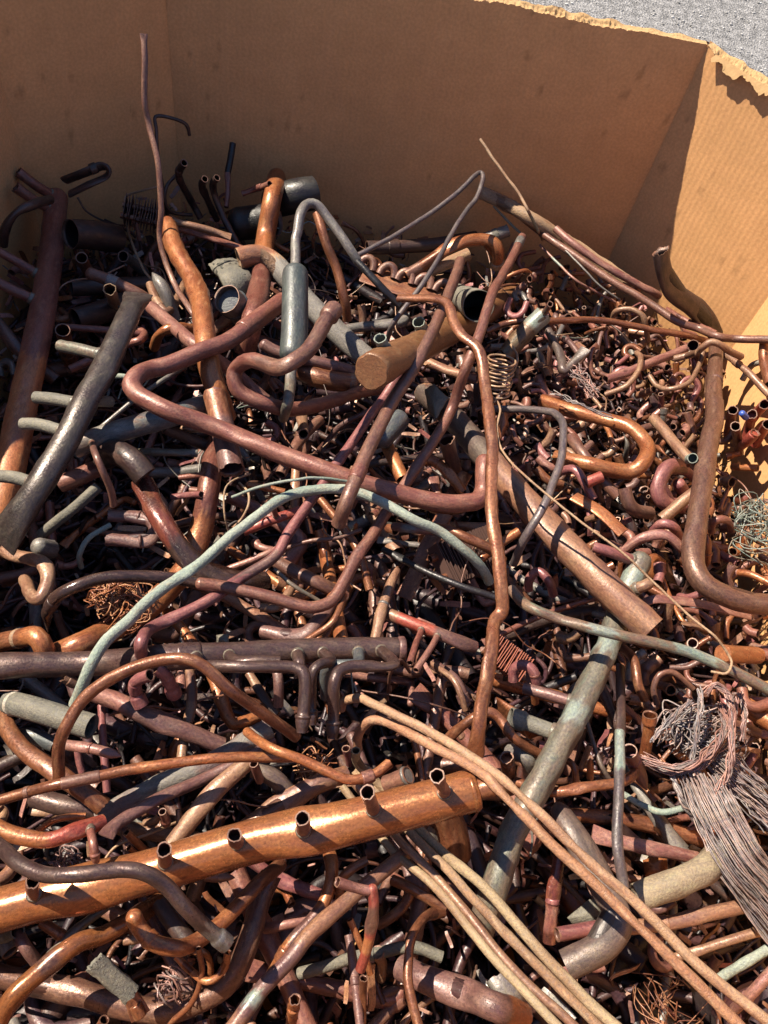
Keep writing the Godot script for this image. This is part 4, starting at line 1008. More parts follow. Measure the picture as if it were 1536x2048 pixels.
# The torn rim: a ragged slope from the inner paper's torn edge up to the outer paper, its two layers of flutes open to the top.
func torn_edge(a: Vector2, b: Vector2, thick: float, low: Callable, high: Callable, base: Color, at: Vector3, id: int) -> ArrayMesh:
	var u := (b - a).normalized()
	var outw := Vector2(u.y, -u.x)
	if outw.dot(a - Vector2(-0.04, -0.5)) < 0.0:
		outw = -outw
	var whole := a.distance_to(b)
	var nu := int(whole / 0.0011)
	var rows := 11
	var st := SurfaceTool.new()
	st.begin(Mesh.PRIMITIVE_TRIANGLES)
	for i in nu + 1:
		var s := whole * i / nu
		var y0: float = low.call(s)
		var y1: float = high.call(s)
		var gap := clampf((y1 - y0) / 0.012, 0.15, 1.0)
		for j in rows:
			var f := j / (rows - 1.0)
			var upper := f > 0.5
			var period := 0.0068 if upper else 0.0076
			var ph := TAU * s / period + 2.0 * nz.get_noise_2d(s * 9.0, id * 3.0)
			var q := fposmod(f * 2.0, 1.0)
			var flute := 1.0 - smoothstep(0.0, 0.28, absf(q - (0.5 + 0.34 * sin(ph))))
			var inner := sin(PI * f)
			var y := lerpf(y0, y1, f * f * (3.0 - 2.0 * f)) + inner * gap * (0.0034 * (flute - 0.5) + 0.0035 * nz.get_noise_2d(s * 70.0, f * 5.0 + id * 9.0) - (0.004 if nz.get_noise_2d(s * 24.0, floorf(f * 3.0) * 5.0 + id) > 0.1 else 0.0))
			var p := a + u * s + outw * (thick * f + 0.0009 * nz.get_noise_2d(s * 300.0, f * 9.0) + (0.003 * nz.get_noise_2d(s * 5.0 + a.x * 31.0, y * 4.0) * smoothstep(0.0, 0.06, s) * smoothstep(0.0, 0.06, whole - s)))
			st.set_color(base * (0.94 + 0.22 * nz.get_noise_2d(s * 200.0, f * 7.0)))
			st.set_uv(Vector2(s, f * 0.02))
			st.add_vertex(Vector3(p.x, y, p.y) - at)
	for i in nu:
		for j in rows - 1:
			var q := i * rows + j
			for k in [q, q + rows, q + 1, q + 1, q + rows, q + rows + 1]:
				st.add_index(k)
	st.generate_normals()
	return st.commit()


func bin() -> void:
	var root := Node3D.new()
	root.name = "cardboard_box"
	add_child(root)
	var at := Vector3(-0.04, FLOOR, -0.5)
	root.position = at
	tag(root, "large octagonal brown cardboard box with a torn rim, filled with copper scrap", "cardboard box")
	var kraft := Color(0.66, 0.362, 0.168)
	var pale := Color(0.46, 0.30, 0.155)
	for i in 8:
		var a: Vector2 = OCT[i]
		var b: Vector2 = OCT[(i + 1) % 8]
		var whole := a.distance_to(b)
		var deep := 0.007 if i == 1 else 0.012
		var torn := func(s: float) -> float:
			var e := smoothstep(0.0, 0.03, s) * smoothstep(0.0, 0.05, whole - s) if i != 1 else smoothstep(0.0, 0.2, whole - s)
			var big := clampf(0.72 + 0.6 * nz.get_noise_2d(s * 7.0 + i * 17.0, 3.0), 0.0, 1.0)
			var jag := 0.25 * nz.get_noise_2d(s * 60.0, i * 9.0) + 0.15 * nz.get_noise_2d(s * 190.0, i * 5.0)
			return RIM - deep * e * clampf(big + jag, 0.0, 1.2)
		var outer := func(s: float) -> float: return RIM + 0.003 * nz.get_noise_2d(s * 22.0, i * 4.0)
		var near := i >= 0 and i <= 3
		var panel := mesh_node("panel", sheet(a, b, 0.0, 0.0, 1.0, torn, FLOOR + 0.004, 0.0025 if near else 0.02, kraft, 1.0, at), card, root)
		if near:
			mesh_node("torn_edge", torn_edge(a, b, 0.0122, torn, outer, pale, at, i), raw_card, panel)
		mesh_node("liner", sheet(a, b, 0.0122, 0.0, 1.0, outer, FLOOR + 0.004, 0.004 if near else 0.02, kraft, 0.8, at), card, panel)
	# the torn liner flap hanging below the rim of the right panel
	var fa: Vector2 = OCT[2]
	var fu: Vector2 = (OCT[3] - OCT[2]).normalized()
	var fn := Vector2(-fu.y, fu.x)
	if fn.dot(Vector2(-0.04, -0.5) - fa) < 0.0:
		fn = -fn
	var v := PackedVector3Array()
	var n := PackedVector3Array()
	var c := PackedColorArray()
	var uv := PackedVector2Array()
	var ix := PackedInt32Array()
	for i in 41:
		var s := 0.018 + 0.105 * i / 40.0
		var hang := maxf(0.001, 0.004 + 0.008 * nz.get_noise_2d(s * 30.0, 77.0) + 0.004 * nz.get_noise_2d(s * 130.0, 12.0))
		for j in 4:
			var f := j / 3.0
			var q := fa + fu * s + fn * (0.001 + 0.006 * f * f + 0.002 * f)
			v.append(Vector3(q.x, RIM - 0.004 - hang * f, q.y) - at)
			n.append(Vector3(fn.x, 0.5, fn.y).normalized())
			c.append(pale * rng.randf_range(0.85, 1.1))
			uv.append(Vector2(s, f * 0.02))
	for i in 40:
		for j in 3:
			var q := i * 4 + j
			ix.append_array([q, q + 4, q + 1, q + 1, q + 4, q + 5])
	mesh_node("torn_flap", arrays_mesh(v, n, c, uv, ix), raw_card, root)
	var poly := PackedVector2Array()
	for q in OCT:
		poly.append(q)
	var tri := Geometry2D.triangulate_polygon(poly)
	v = PackedVector3Array()
	n = PackedVector3Array()
	c = PackedColorArray()
	uv = PackedVector2Array()
	for q in poly:
		v.append(Vector3(q.x, FLOOR + 0.012, q.y) - at)
		n.append(Vector3.UP)
		c.append(kraft)
		uv.append(q)
	mesh_node("box_floor", arrays_mesh(v, n, c, uv, tri), card, root)


# ------------------------------------------------------------------ pieces with shapes of their own

func base_y(x: float, z: float) -> float:      # the pile's surface between the long pieces
	var hollow := smoothstep(-0.14, -0.26, x) * smoothstep(-0.80, -0.66, z) * smoothstep(-0.16, -0.26, z)
	return -0.765 - 0.05 * smoothstep(-0.5, -1.1, z) - 0.11 * hollow


func thing(called: String, label: String, category: String, at: Vector3, group := "") -> Node3D:
	var o := Node3D.new()
	o.name = numbered(called)
	add_child(o)
	o.position = at
	tag(o, label, category, group)
	return o


func strand(p: PackedVector3Array, r: float, pal: String, st: Array, at: Vector3, tone := 1.0) -> void:
	# a thin strand added to the arrays in st: [v, n, c, uv, ix]
	var path := spline(p, 0.006)
	var base: int = st[0].size()
	var col: Color = lin(PAL[pal][rng.randi() % 3]) * tone
	for i in path.size():
		var t := (path[mini(i + 1, path.size() - 1)] - path[maxi(i - 1, 0)]).normalized()
		var N := t.cross(Vector3.UP)
		N = N.normalized() if N.length() > 0.05 else Vector3.RIGHT
		var B := N.cross(t)
		for j in 5:
			var a := TAU * j / 5.0
			var d := N * cos(a) + B * sin(a)
			st[0].append(path[i] + d * r - at)
			st[1].append(d)
			st[2].append(col * (0.9 + 0.2 * nz.get_noise_1d(i * 0.3 + base)))
			st[3].append(Vector2(j * 0.001, i * 0.006))
	for i in path.size() - 1:
		for j in 5:
			var q := base + i * 5 + j
			var q2 := base + i * 5 + (j + 1) % 5
			st[4].append_array([q, q2, q + 5, q2, q2 + 5, q + 5])


func fresh() -> Array:
	return [PackedVector3Array(), PackedVector3Array(), PackedColorArray(), PackedVector2Array(), PackedInt32Array()]


# A hank of wires that follow one line, twisting round it.
func hank(called: String, label: String, pal: String, mm: Array, count: int, spread: float, r: float, frizz: float, twist := 5.0) -> void:
	var p := points(mm)
	var at := p[0]
	var st: Array = fresh()
	var path := spline(p, 0.012)
	for k in count:
		var a := rng.randf() * TAU
		var d := sqrt(rng.randf()) * spread
		var q := PackedVector3Array()
		var from := 0 if frizz < 1.0 else rng.randi() % maxi(1, path.size() / 5)
		var to := path.size() if frizz < 1.0 else path.size() - rng.randi() % maxi(1, path.size() / 5)
		for i in range(from, to):
			var t := (path[mini(i + 1, path.size() - 1)] - path[maxi(i - 1, 0)]).normalized()
			var N := t.cross(Vector3.UP).normalized()
			var B := N.cross(t)
			var f := float(i) / path.size()
			var aa := a + twist * f
			var w := 1.0 + 0.5 * frizz * f
			q.append(path[i] + (N * cos(aa) + B * sin(aa) * 0.5) * d * w + Vector3(nz.get_noise_2d(i * 0.5, k * 7.0), nz.get_noise_2d(i * 0.5, k * 7.0 + 50.0), nz.get_noise_2d(i * 0.5, k * 7.0 + 90.0)) * frizz * 0.006)
		if q.size() > 2:
			strand(q, r * rng.randf_range(0.8, 1.2), pal, st, at, rng.randf_range(0.75, 1.1))
	var o := mesh_node(numbered(called), arrays_mesh(st[0], st[1], st[2], st[3], st[4]), mats[1])
	o.position = at
	tag(o, label, "wire bundle", "bundles of stripped wire in the box")


# A stack of thin fins on two tubes.
func fin_block(at: Vector3, size: Vector3, turn: float, count: int, pal: String, label: String) -> void:
	var o := thing("finned_coil", label, "finned coil", at)
	o.rotation = Vector3(0.25, turn, -0.15)
	var fm := StandardMaterial3D.new()
	fm.albedo_color = PAL[pal][0]
	fm.metallic = 0.3
	fm.roughness = 0.6
	var bm := BoxMesh.new()
	bm.size = Vector3(0.0006, size.y, size.z)
	for i in count:
		var f := mesh_node("fin", bm, fm, o)
		f.position = Vector3((i / (count - 1.0) - 0.5) * size.x, size.y * 0.5, 0.0)
		f.rotation = Vector3(rng.randf_range(-0.03, 0.03), rng.randf_range(-0.05, 0.05), rng.randf_range(-0.08, 0.08))
	for k in [-0.25, 0.25]:
		var p := PackedVector3Array([Vector3(-size.x * 0.62, size.y * 0.5, size.z * k), Vector3(0, size.y * 0.5, size.z * k), Vector3(size.x * 0.62, size.y * 0.5, size.z * k)])
		mesh_node("tube", sweep(p, 0.0045, "ob", {}, Vector3.ZERO), mats[0], o)


# A bent scrap of sheet metal: an outline with thickness and a slight fold.
func flat_plate(called: String, q: Array, thick: float, pal: String, label: String) -> void:
	var c := Vector3.ZERO
	for p in q:
		c += p
	c /= q.size()
	var st := SurfaceTool.new()
	st.begin(Mesh.PRIMITIVE_TRIANGLES)
	var col := lin(PAL[pal][0])
	var nn := Vector3.ZERO
	for i in q.size():
		nn += (q[i] - c).cross(q[(i + 1) % q.size()] - c)
	nn = nn.normalized()
	if nn.y < 0.0:
		nn = -nn
	var pts := []
	for i in q.size():                     # rough the outline
		var a: Vector3 = q[i]
		var b: Vector3 = q[(i + 1) % q.size()]
		for k in 5:
			pts.append(a.lerp(b, k / 5.0) + (a.lerp(b, k / 5.0) - c) * rng.randf_range(-0.05, 0.05))
	var mid := c + nn * 0.003
	for i in pts.size():
		var a: Vector3 = pts[i]
		var b: Vector3 = pts[(i + 1) % pts.size()]
		for tri in [[mid, a, b], [mid - nn * thick, b - nn * thick, a - nn * thick], [a, a - nn * thick, b], [b, a - nn * thick, b - nn * thick]]:
			for p in tri:
				st.set_color(col * rng.randf_range(0.85, 1.05))
				st.set_uv(Vector2(p.x, p.z))
				st.add_vertex(p - c)
	st.generate_normals()
	var o := mesh_node(numbered(called), st.commit(), mats[PAL[pal][3]])
	o.position = c
	tag(o, label, "metal plate", "torn plates in the pile")


func special_pieces() -> void:
	hank("wire_bundle","broad fan of grey stripped wires spreading to the right edge","gw",[350,-685,-279,353,-675,-255,364,-675,-233,376,-675,-213,398,-685,-197,427,-695,-175],110,0.0250,0.0006,0.20,0.8)
	hank("wire_bundle","grey wire fan running along the right edge above the broad fan","gw",[354,-695,-323,368,-685,-303,391,-685,-285,422,-685,-261],50,0.0170,0.0006,0.50,0.8)
	hank("wire_braid","twisted wire braid looping from the maroon sleeve to the wire fan","pw",[291,-685,-287,309,-675,-279,328,-665,-282,348,-665,-301,363,-665,-325,367,-675,-355],16,0.0032,0.0007,0.50,14.0)
	hank("wire_braid","second braid looping just below the one from the maroon sleeve","pw",[294,-685,-282,318,-685,-279,340,-675,-287,360,-675,-308,377,-675,-342,386,-685,-372],14,0.0030,0.0007,0.50,14.0)
	hank("wire_braid","straight grey braid hanging down left of the frayed wires","gw",[336,-655,-356,333,-655,-328,334,-665,-310,335,-675,-292],12,0.0024,0.0007,0.40,12.0)
	hank("wire_braid","pink topped braid arching over the frayed wires","pw",[339,-655,-353,345,-645,-358,354,-645,-355,359,-645,-342,365,-655,-317,364,-665,-287,356,-675,-264],16,0.0032,0.0007,0.40,14.0)
	hank("wire_braid","short pink braid right of the arching braid","pw",[375,-655,-362,378,-655,-340,380,-665,-319],11,0.0023,0.0007,0.40,12.0)
	hank("wire_braid","grey braid slanting up right from the orange flared tube","gw",[296,-675,-300,305,-665,-315,319,-665,-333,331,-665,-346],11,0.0023,0.0007,0.40,12.0)
	hank("frayed_wire","tousled ball of frayed grey wire beneath the braids","gw",[328,-705,-319,339,-695,-334,354,-695,-333,369,-695,-332,390,-705,-335],60,0.0160,0.0007,2.60,3.0)
	hank("frayed_wire","tangle of pale blue green wire at the right edge","gn",[409,-689,-605,418,-681,-624,428,-680,-612,425,-688,-587,445,-687,-579],26,0.0140,0.0007,3.50,4.0)
	hank("frayed_wire","frizzy orange copper wire knot above the thick orange pipe's lower bend","or",[-255,-715,-327,-236,-705,-316,-229,-705,-324,-217,-705,-315,-227,-715,-309],55,0.0120,0.0007,2.20,6.0)
	hank("frayed_wire","pinkish shredded wire tuft below the pinkish straight tube","pw",[231,-707,-773,217,-709,-790,203,-711,-812,192,-725,-842],24,0.0060,0.0008,1.60,5.0)
	hank("frayed_wire","grey shredded strand above the orange J-shaped tube","gw",[174,-704,-750,201,-691,-730,227,-691,-723,250,-690,-719],6,0.0018,0.0007,0.60,9.0)
	hank("frayed_wire","copper wire hairs standing in the gap right of the boomerang pipe","ob",[326,-745,-114,326,-725,-102,335,-725,-97,352,-735,-94],16,0.0200,0.0005,1.60,3.0)
	hank("frayed_wire","orange fuzz of fine wire under the wavy orange tube","or",[-13,-735,-217,-2,-725,-209,8,-725,-209],40,0.0090,0.0006,2.50,5.0)
	hank("wire_braid","grey wire strand hanging left of the broad fan","gw",[320,-685,-281,324,-685,-266,332,-685,-252,345,-695,-244],8,0.0028,0.0010,0.20,12.0)
	hank("frayed_wire","pink tuft of wire below the S-curved tube's left half","pw",[-190,-725,-90,-179,-705,-85,-174,-715,-83],18,0.0060,0.0007,2.00,4.0)
	hank("frayed_wire","tuft of pale wires in the gap under the orange hook tube","pw",[-78,-735,-31,-69,-725,-25,-65,-735,-18],18,0.0120,0.0007,1.40,3.0)
	# pale coil spring
	var a := Vector3(0.0945, -0.6573, -0.7379)
	var b := Vector3(0.1006, -0.7002, -0.7198)
	var ax := (b - a).normalized()
	var s1 := ax.cross(Vector3.RIGHT).normalized()
	var s2 := ax.cross(s1)
	var hp := PackedVector3Array()
	for i in 9 * 14 + 1:
		var t := TAU * i / 14.0
		hp.append(a.lerp(b, i / 126.0) + (s1 * cos(t) + s2 * sin(t)) * (0.0165 + 0.0012 * sin(t * 0.37)))
	var coil := mesh_node(numbered("coil_spring"), sweep(hp, 0.0014, "tn", {}, b), mats[1])
	coil.position = b
	tag(coil, "pale coil spring of thin wire under the green crusted pipe", "coil spring")
	marks.append(["pale coil spring", b])
	# a strip of plate with return bends standing on it
	var plate := thing("bend_plate", "brown plate with a row of half-round bends along its edge", "plate", Vector3(-0.0579, -0.7571, -0.9491))
	var pp := PackedVector3Array([Vector3(-0.1198, -0.7580, -0.9583), Vector3(-0.0859, -0.7575, -0.9529), Vector3(-0.0579, -0.7571, -0.9491), Vector3(-0.0290, -0.7570, -0.9485), Vector3(0.0010, -0.7568, -0.9457)])
	mesh_node("plate", sweep(pp, 0.0165, "ob", {"A": "cap2", "B": "cap2", "fl": 0.16}, plate.position), mats[1], plate)
	for i in 5:
		var q := pp[i]
		var up := Vector3(0.02, 0.10, -0.12).normalized()
		var across := (pp[4] - pp[0]).normalized()
		var bp := PackedVector3Array()
		for j in 8:
			var t := PI * j / 7.0
			bp.append(q + up * (0.006 + 0.017 * sin(t)) - across * (0.0115 * cos(t)))
		mesh_node("return_bend", sweep(bp, 0.0058, "br", {}, plate.position), mats[1], plate)
	fin_block(Vector3(0.1007, -0.7400, -0.4863), Vector3(0.075, 0.022, 0.050), 0.70, 22, "dk", "dark finned coil block with orange bent tubes under the crooked flattened tube")
	fin_block(Vector3(0.1659, -0.7500, -0.3818), Vector3(0.042, 0.018, 0.030), -0.40, 16, "rd", "small maroon finned coil block beside the crooked tube's lower half")
	fin_block(Vector3(-0.4551, -0.7452, -0.9294), Vector3(0.045, 0.030, 0.040), 0.20, 12, "dk", "little dark finned block in shade left of the tall rod")
	flat_plate("metal_plate", [Vector3(0.0105, -0.7196, -0.7140), Vector3(0.0212, -0.7100, -0.7176), Vector3(0.0418, -0.7078, -0.6982), Vector3(0.0337, -0.7143, -0.6652), Vector3(0.0217, -0.7267, -0.6884)], 0.0022, "gg", "small pale grey angular plate below the brass cylinder")
	flat_plate("metal_plate", [Vector3(0.2459, -0.7350, -0.1443), Vector3(0.2623, -0.7250, -0.1614), Vector3(0.2740, -0.7250, -0.1649), Vector3(0.2755, -0.7250, -0.1503), Vector3(0.2715, -0.7350, -0.1421), Vector3(0.2534, -0.7350, -0.1404)], 0.0022, "gg", "pale grey torn plate behind the boomerang pipe")
	flat_plate("metal_plate", [Vector3(0.0508, -0.7250, -0.3796), Vector3(0.0629, -0.7150, -0.3863), Vector3(0.0817, -0.7150, -0.3833), Vector3(0.0809, -0.7250, -0.3809), Vector3(0.0620, -0.7250, -0.3720)], 0.0022, "pb", "pinkish torn plate just above the red tube with legs")
	flat_plate("metal_plate", [Vector3(-0.1322, -0.7250, -0.3160), Vector3(-0.1200, -0.7150, -0.3157), Vector3(-0.1176, -0.7150, -0.3069), Vector3(-0.1281, -0.7250, -0.3070)], 0.0022, "gg", "tiny pale square plate above the dark manifold's middle")
	flat_plate("metal_plate", [Vector3(0.1188, -0.7332, -0.7452), Vector3(0.1301, -0.7389, -0.7084), Vector3(0.1240, -0.7465, -0.6862), Vector3(0.1109, -0.7392, -0.7111)], 0.0022, "ob", "orange sliver plate beside the crooked flattened tube")
	flat_plate("metal_plate", [Vector3(0.1593, -0.7450, -0.3346), Vector3(0.1873, -0.7250, -0.3155), Vector3(0.2165, -0.7350, -0.3135), Vector3(0.2028, -0.7550, -0.3034), Vector3(0.1718, -0.7650, -0.3205)], 0.0022, "ob", "crumpled brown sheet under the crooked tube's lower end")
	flat_plate("metal_plate", [Vector3(0.0271, -0.7350, -0.2123), Vector3(0.0367, -0.7150, -0.2231), Vector3(0.0584, -0.7150, -0.2216), Vector3(0.0524, -0.7350, -0.2069)], 0.0022, "tn", "dusty tan lump plate below the wavy orange tube")
	flat_plate("metal_plate", [Vector3(0.3141, -0.7350, -0.2092), Vector3(0.3336, -0.7250, -0.2187), Vector3(0.3320, -0.7250, -0.1943), Vector3(0.3166, -0.7350, -0.1958)], 0.0022, "or", "orange curved sheet behind the pinch-ended pink tube")


# ------------------------------------------------------------------ small fittings

func rel(p: Vector3, q: Vector3) -> String:
	var d := p - q
	var across := d.dot(Vector3(0.968, 0.144, -0.203))
	var up := d.dot(Vector3(-0.249, 0.560, -0.790))
	if absf(across) > absf(up):
		return "right of" if across > 0.0 else "left of"
	return "above" if up > 0.0 else "below"


func place_label(what: String, p: Vector3) -> String:
	var near := marks.duplicate()
	near.sort_custom(func(a, b): return a[1].distance_squared_to(p) < b[1].distance_squared_to(p))
	for m in near:
		var t: String = "%s %s the %s" % [what, rel(p, m[1]), m[0]]
		while t.split(" ").size() > 16:
			var w := t.rsplit(" ", true, 1)
			t = w[0]
		for tail in [" and", " the", " a", " with", " of", " its", " in", " to", " at", " under", " over", " right", " left", " from", " by", " beside", " below", " above", " behind", " between", " on", " end", " long", " big", " dark", " pale", " across", " two", " four"]:
			if t.ends_with(tail):
				t = t.trim_suffix(tail)
		if not labels.has(t):
			return t
	return what


func small_fittings() -> void:
	var spots: Array[Vector3] = []
	var poly := PackedVector2Array()
	for q in OCT:
		poly.append(q)
	var tries := 0
	var pals := ["br", "rb", "ob", "mv", "tb", "pb", "tb", "rd", "ob", "pk", "or", "br", "gy", "pt", "rb", "pt"]
	while spots.size() < 540 and tries < 40000:
		tries += 1
		var x := rng.randf_range(-0.6, 0.54)
		var z := rng.randf_range(-1.18, 0.05)
		if not Geometry2D.is_point_in_polygon(Vector2(x, z) * 1.0, poly):
			continue
		var field := x > 0.10 + maxf(0.0, z + 0.75) * 0.55 and z < -0.33
		if not field and rng.randf() > 0.16:
			continue
		var edge := 9.0
		for i in 8:
			edge = minf(edge, Vector2(x, z).distance_to(Geometry2D.get_closest_point_to_segment(Vector2(x, z), OCT[i], OCT[(i + 1) % 8])))
		if edge < 0.03:
			continue
		var gap := 0.0175 if field else 0.05
		var ok := true
		for s in spots:
			if Vector2(s.x - x, s.z - z).length() < gap:
				ok = false
				break
		if not ok:
			continue
		var y := base_y(x, z) + (rng.randf_range(0.005, 0.038) if field else rng.randf_range(-0.035, 0.012))
		spots.append(Vector3(x, y, z))
		var pal: String = pals[rng.randi() % pals.size()]
		var word: String = WORDS[pal]
		var kind := rng.randf()
		var turn := Basis.from_euler(Vector3(rng.randf_range(-0.7, 0.7), rng.randf() * TAU, rng.randf_range(-0.7, 0.7)))
		var p := PackedVector3Array()
		var at := Vector3(x, y, z)
		var o := {}
		var r := rng.randf_range(0.0029, 0.0058)
		var called := ""
		var cat := ""
		var grp := ""
		var what := ""
		if kind < 0.62:
			var L := rng.randf_range(0.015, 0.042)
			var dir := turn * Vector3(0, 0, 1)
			if rng.randf() < 0.55:
				dir = (dir + Vector3(0, rng.randf_range(0.5, 1.8), 0)).normalized()
			var bend := turn * Vector3(rng.randf_range(-0.2, 0.2) * L, 0, 0)
			p = PackedVector3Array([at - dir * L * 0.5, at + bend, at + dir * L * 0.5])
			o = {"A": "open", "B": ["torn", "open", "torn", "flare"][rng.randi() % 4], "d": 0.6}
			called = "tube_stub"
			cat = "tube stub"
			grp = "short cut tube stubs in the pile"
			what = ("short %s stub" if L < 0.028 else "%s tube stub") % word
		elif kind < 0.76:
			var br := rng.randf_range(0.009, 0.014)
			var leg := rng.randf_range(0.006, 0.02)
			p.append(at + turn * Vector3(-br, 0, -leg))
			for i in 7:
				var a := PI * i / 6.0
				p.append(at + turn * Vector3(-br * cos(a), 0, br * sin(a)))
			p.append(at + turn * Vector3(br, 0, -leg))
			o = {"A": "open", "B": "torn"}
			called = "return_bend"
			cat = "return bend"
			grp = "small return bends in the pile"
			what = "small %s return bend" % word
		elif kind < 0.84:
			var br := rng.randf_range(0.014, 0.024)
			for i in 6:
				var a := PI * 0.5 * i / 5.0
				p.append(at + turn * Vector3(br * (cos(a) - 0.5), 0, br * (sin(a) - 0.5)))
			o = {"A": "open", "B": "flare"}
			r *= 1.15
			called = "elbow_fitting"
			cat = "elbow"
			grp = "small elbow fittings in the pile"
			what = "small %s elbow" % word
		else:
			var L := rng.randf_range(0.05, 0.11)
			r = rng.randf_range(0.0022, 0.004)
			var k := rng.randf_range(-0.5, 0.5)
			for i in 6:
				var f := i / 5.0 - 0.5
				p.append(at + turn * Vector3(k * L * (0.25 - f * f) * 2.0, 0.012 * sin(f * 5.0), f * L))
			o = {"A": "open", "B": "pinch"}
			called = "curved_tube"
			cat = "thin tube"
			grp = "thin curved tube offcuts in the pile"
			what = "thin curved %s tube" % word
		var m := mesh_node(numbered(called), sweep(p, r, pal, o, at), mats[PAL[pal][3]])
		m.position = at
		tag(m, place_label(what, at), cat, grp)


# Middling lengths of tube lying under the long pieces.
func tube_lengths() -> void:
	var pals := ["br", "rb", "ob", "mv", "pb", "rd", "or", "tb", "pt", "dk", "gy", "br"]
	for k in 115:
		var x := rng.randf_range(-0.50, 0.46)
		var z := rng.randf_range(-0.98, 0.02)
		if (x > 0.14 + maxf(0.0, z + 0.75) * 0.55 and z < -0.45) or (x < -0.38 and z < -0.8):
			continue
		var L := rng.randf_range(0.07, 0.19)
		var r := rng.randf_range(0.0034, 0.0082)
		var at := Vector3(x, base_y(x, z) - rng.randf_range(-0.004, 0.042), z)
		var turn := rng.randf() * TAU
		var dir := Vector3(cos(turn), rng.randf_range(-0.22, 0.22), sin(turn)).normalized()
		var side := dir.cross(Vector3.UP).normalized()
		var p := PackedVector3Array()
		var bow := rng.randf_range(-0.06, 0.06)
		for i in 4:
			var f := i / 3.0 - 0.5
			p.append(at + dir * (f * L) + side * (bow * L * (0.25 - f * f) * 4.0))
		if rng.randf() < 0.45:                   # a bend near one end
			var away := (side * (1.0 if rng.randf() < 0.5 else -1.0) + Vector3(0, rng.randf_range(-0.5, 0.6), 0)).normalized()
			p.append(p[3] + dir * r * 1.6 + away * r * 1.6)
			p.append(p[4] + away * rng.randf_range(0.012, 0.04))
		var pal: String = pals[rng.randi() % pals.size()]
		var o := {"A": ["open", "torn", "pinch", "chisel"][rng.randi() % 4], "B": ["open", "torn", "flare", "cap"][rng.randi() % 4], "d": 1.0}
		if rng.randf() < 0.3:
			var u := rng.randf_range(0.2, 0.7)
			o["s"] = [[u, 1.0, 1.12]]
		var m := mesh_node(numbered("tube_length"), sweep(p, r, pal, o, at), mats[PAL[pal][3]])
		m.position = at
		tag(m, place_label("%s tube length" % WORDS[pal], at), "tube length", "middling lengths of tube in the pile")


func stray_wires() -> void:
	for k in 70:
		var x := rng.randf_range(-0.5, 0.48)
		var z := rng.randf_range(-1.05, -0.08)
		if absf(x) > 0.42 and z < -0.9:
			continue
		var at := Vector3(x, base_y(x, z) + rng.randf_range(0.01, 0.05), z)
		var L := rng.randf_range(0.05, 0.16)
		var dir := Vector3(rng.randf_range(-1, 1), rng.randf_range(-0.15, 0.15), rng.randf_range(-1, 1)).normalized()
		var side := dir.cross(Vector3.UP).normalized()
		var p := PackedVector3Array()
		var bow := rng.randf_range(-0.25, 0.25)
		for i in 6:
			var f := i / 5.0 - 0.5
			p.append(at + dir * (f * L) + side * (bow * L * (0.25 - f * f) * 2.0 + 0.004 * sin(i * 2.1 + k)) + Vector3(0, 0.006 * sin(i * 1.7 + k * 0.7), 0))
		var pal: String = ["tn", "br", "gy", "ob", "gn", "dk", "tb"][k % 7]
		var word: String = ["pale tan", "brown", "grey", "orange brown", "greenish", "dark", "tan"][k % 7]
		var m := mesh_node(numbered("stray_wire"), sweep(p, rng.randf_range(0.0006, 0.0013), pal, {}, at), mats[1])
		m.position = at
		tag(m, place_label("stray %s wire" % word, at), "wire", "stray thin wires on the pile")


# ------------------------------------------------------------------ the mass of scrap beneath

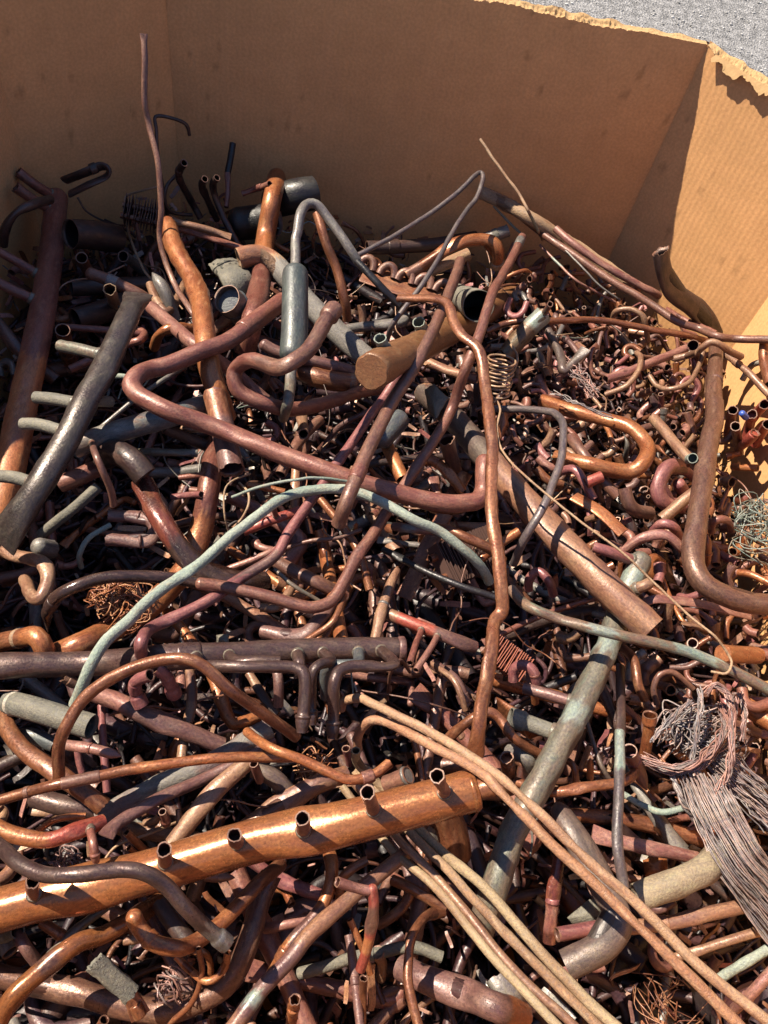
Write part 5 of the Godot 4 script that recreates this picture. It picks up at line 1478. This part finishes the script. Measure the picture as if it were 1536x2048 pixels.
func filler() -> void:
	var root := Node3D.new()
	root.name = "copper_scrap"
	add_child(root)
	tag(root, "dense mass of dark tube offcuts and shreds filling the box beneath", "scrap", "", "stuff")
	var poly := PackedVector2Array()
	for q in OCT:
		poly.append(q)
	var shapes: Array[ArrayMesh] = []
	for k in 10:
		var p := PackedVector3Array()
		var L := 0.05 + 0.012 * k
		var bend := [0.0, 0.01, -0.02, 0.05, 0.0, 0.03, -0.06, 0.0, 0.08, 0.02][k] as float
		for i in 5:
			var f := i / 4.0 - 0.5
			p.append(Vector3(bend * (0.25 - f * f) * 4.0, 0.0, f * L))
		var r := [0.0045, 0.0028, 0.006, 0.0022, 0.009, 0.0035, 0.0026, 0.011, 0.0018, 0.005][k] as float
		shapes.append(sweep(p, r, "pt", {"A": "open", "B": "torn", "d": 1.0}, Vector3.ZERO))
	for k in 10:
		var mm := MultiMesh.new()
		mm.transform_format = MultiMesh.TRANSFORM_3D
		mm.use_colors = true
		mm.mesh = shapes[k]
		var xs := []
		while xs.size() < (560 if k not in [4, 7] else 220):
			var x := rng.randf_range(-0.62, 0.55)
			var z := rng.randf_range(-1.19, 0.15)
			if not Geometry2D.is_point_in_polygon(Vector2(x, z) * 1.06 + Vector2(0.0024, 0.03), poly):
				continue
			var d := rng.randf_range(0.036, 0.17)
			var y := base_y(x, z) - d
			xs.append(Transform3D(Basis.from_euler(Vector3(rng.randf_range(-0.5, 0.5), rng.randf() * TAU, rng.randf_range(-0.4, 0.4))), Vector3(x, y, z)))
		mm.instance_count = xs.size()
		for i in xs.size():
			mm.set_instance_transform(i, xs[i])
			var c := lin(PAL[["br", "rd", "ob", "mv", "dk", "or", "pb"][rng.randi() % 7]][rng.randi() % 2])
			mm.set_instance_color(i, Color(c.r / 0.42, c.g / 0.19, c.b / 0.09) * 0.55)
		var mi := MultiMeshInstance3D.new()
		mi.name = "offcuts"
		mi.multimesh = mm
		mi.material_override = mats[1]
		root.add_child(mi, true)
	# shreds and flakes that catch light in the gaps
	var st := SurfaceTool.new()
	st.begin(Mesh.PRIMITIVE_TRIANGLES)
	for i in 6:
		var f0 := i / 6.0 - 0.5
		var f1 := (i + 1) / 6.0 - 0.5
		var w0 := 0.13 * (1.0 - 1.2 * f0 * f0)
		var w1 := 0.13 * (1.0 - 1.2 * f1 * f1)
		var a := Vector3(-w0, 0.28 * sin(f0 * 3.0), f0)
		var b := Vector3(w0, 0.28 * sin(f0 * 3.0) + 0.05, f0)
		var c := Vector3(-w1, 0.28 * sin(f1 * 3.0), f1)
		var d := Vector3(w1, 0.28 * sin(f1 * 3.0) + 0.05, f1)
		for q in [a, b, c, b, d, c]:
			st.set_uv(Vector2(q.x, q.z) * 0.02)
			st.add_vertex(q)
		for q in [a, c, b, b, c, d]:
			st.set_uv(Vector2(q.x, q.z) * 0.02)
			st.add_vertex(q - Vector3(0, 0.05, 0))
	st.generate_normals()
	var sm := st.commit()
	var mm2 := MultiMesh.new()
	mm2.transform_format = MultiMesh.TRANSFORM_3D
	mm2.use_colors = true
	mm2.mesh = sm
	var list := []
	while list.size() < 5200:
		var x := rng.randf_range(-0.62, 0.55)
		var z := rng.randf_range(-1.19, 0.15)
		if not Geometry2D.is_point_in_polygon(Vector2(x, z), poly):
			continue
		var y := base_y(x, z) - rng.randf_range(-0.012, 0.07)
		var L := 0.006 + 0.026 * pow(rng.randf(), 2.0)
		list.append(Transform3D(Basis.from_euler(Vector3(rng.randf_range(-1.2, 1.2), rng.randf() * TAU, rng.randf_range(-1.2, 1.2))).scaled(Vector3(L, L, L)), Vector3(x, y, z)))
	mm2.instance_count = list.size()
	for i in list.size():
		mm2.set_instance_transform(i, list[i])
		mm2.set_instance_color(i, lin(PAL[["pb", "mv", "gy", "br", "pk", "tb", "ob", "dk"][rng.randi() % 8]][rng.randi() % 3]))
	var mi2 := MultiMeshInstance3D.new()
	mi2.name = "shreds"
	mi2.multimesh = mm2
	mi2.material_override = mats[1]
	root.add_child(mi2, true)
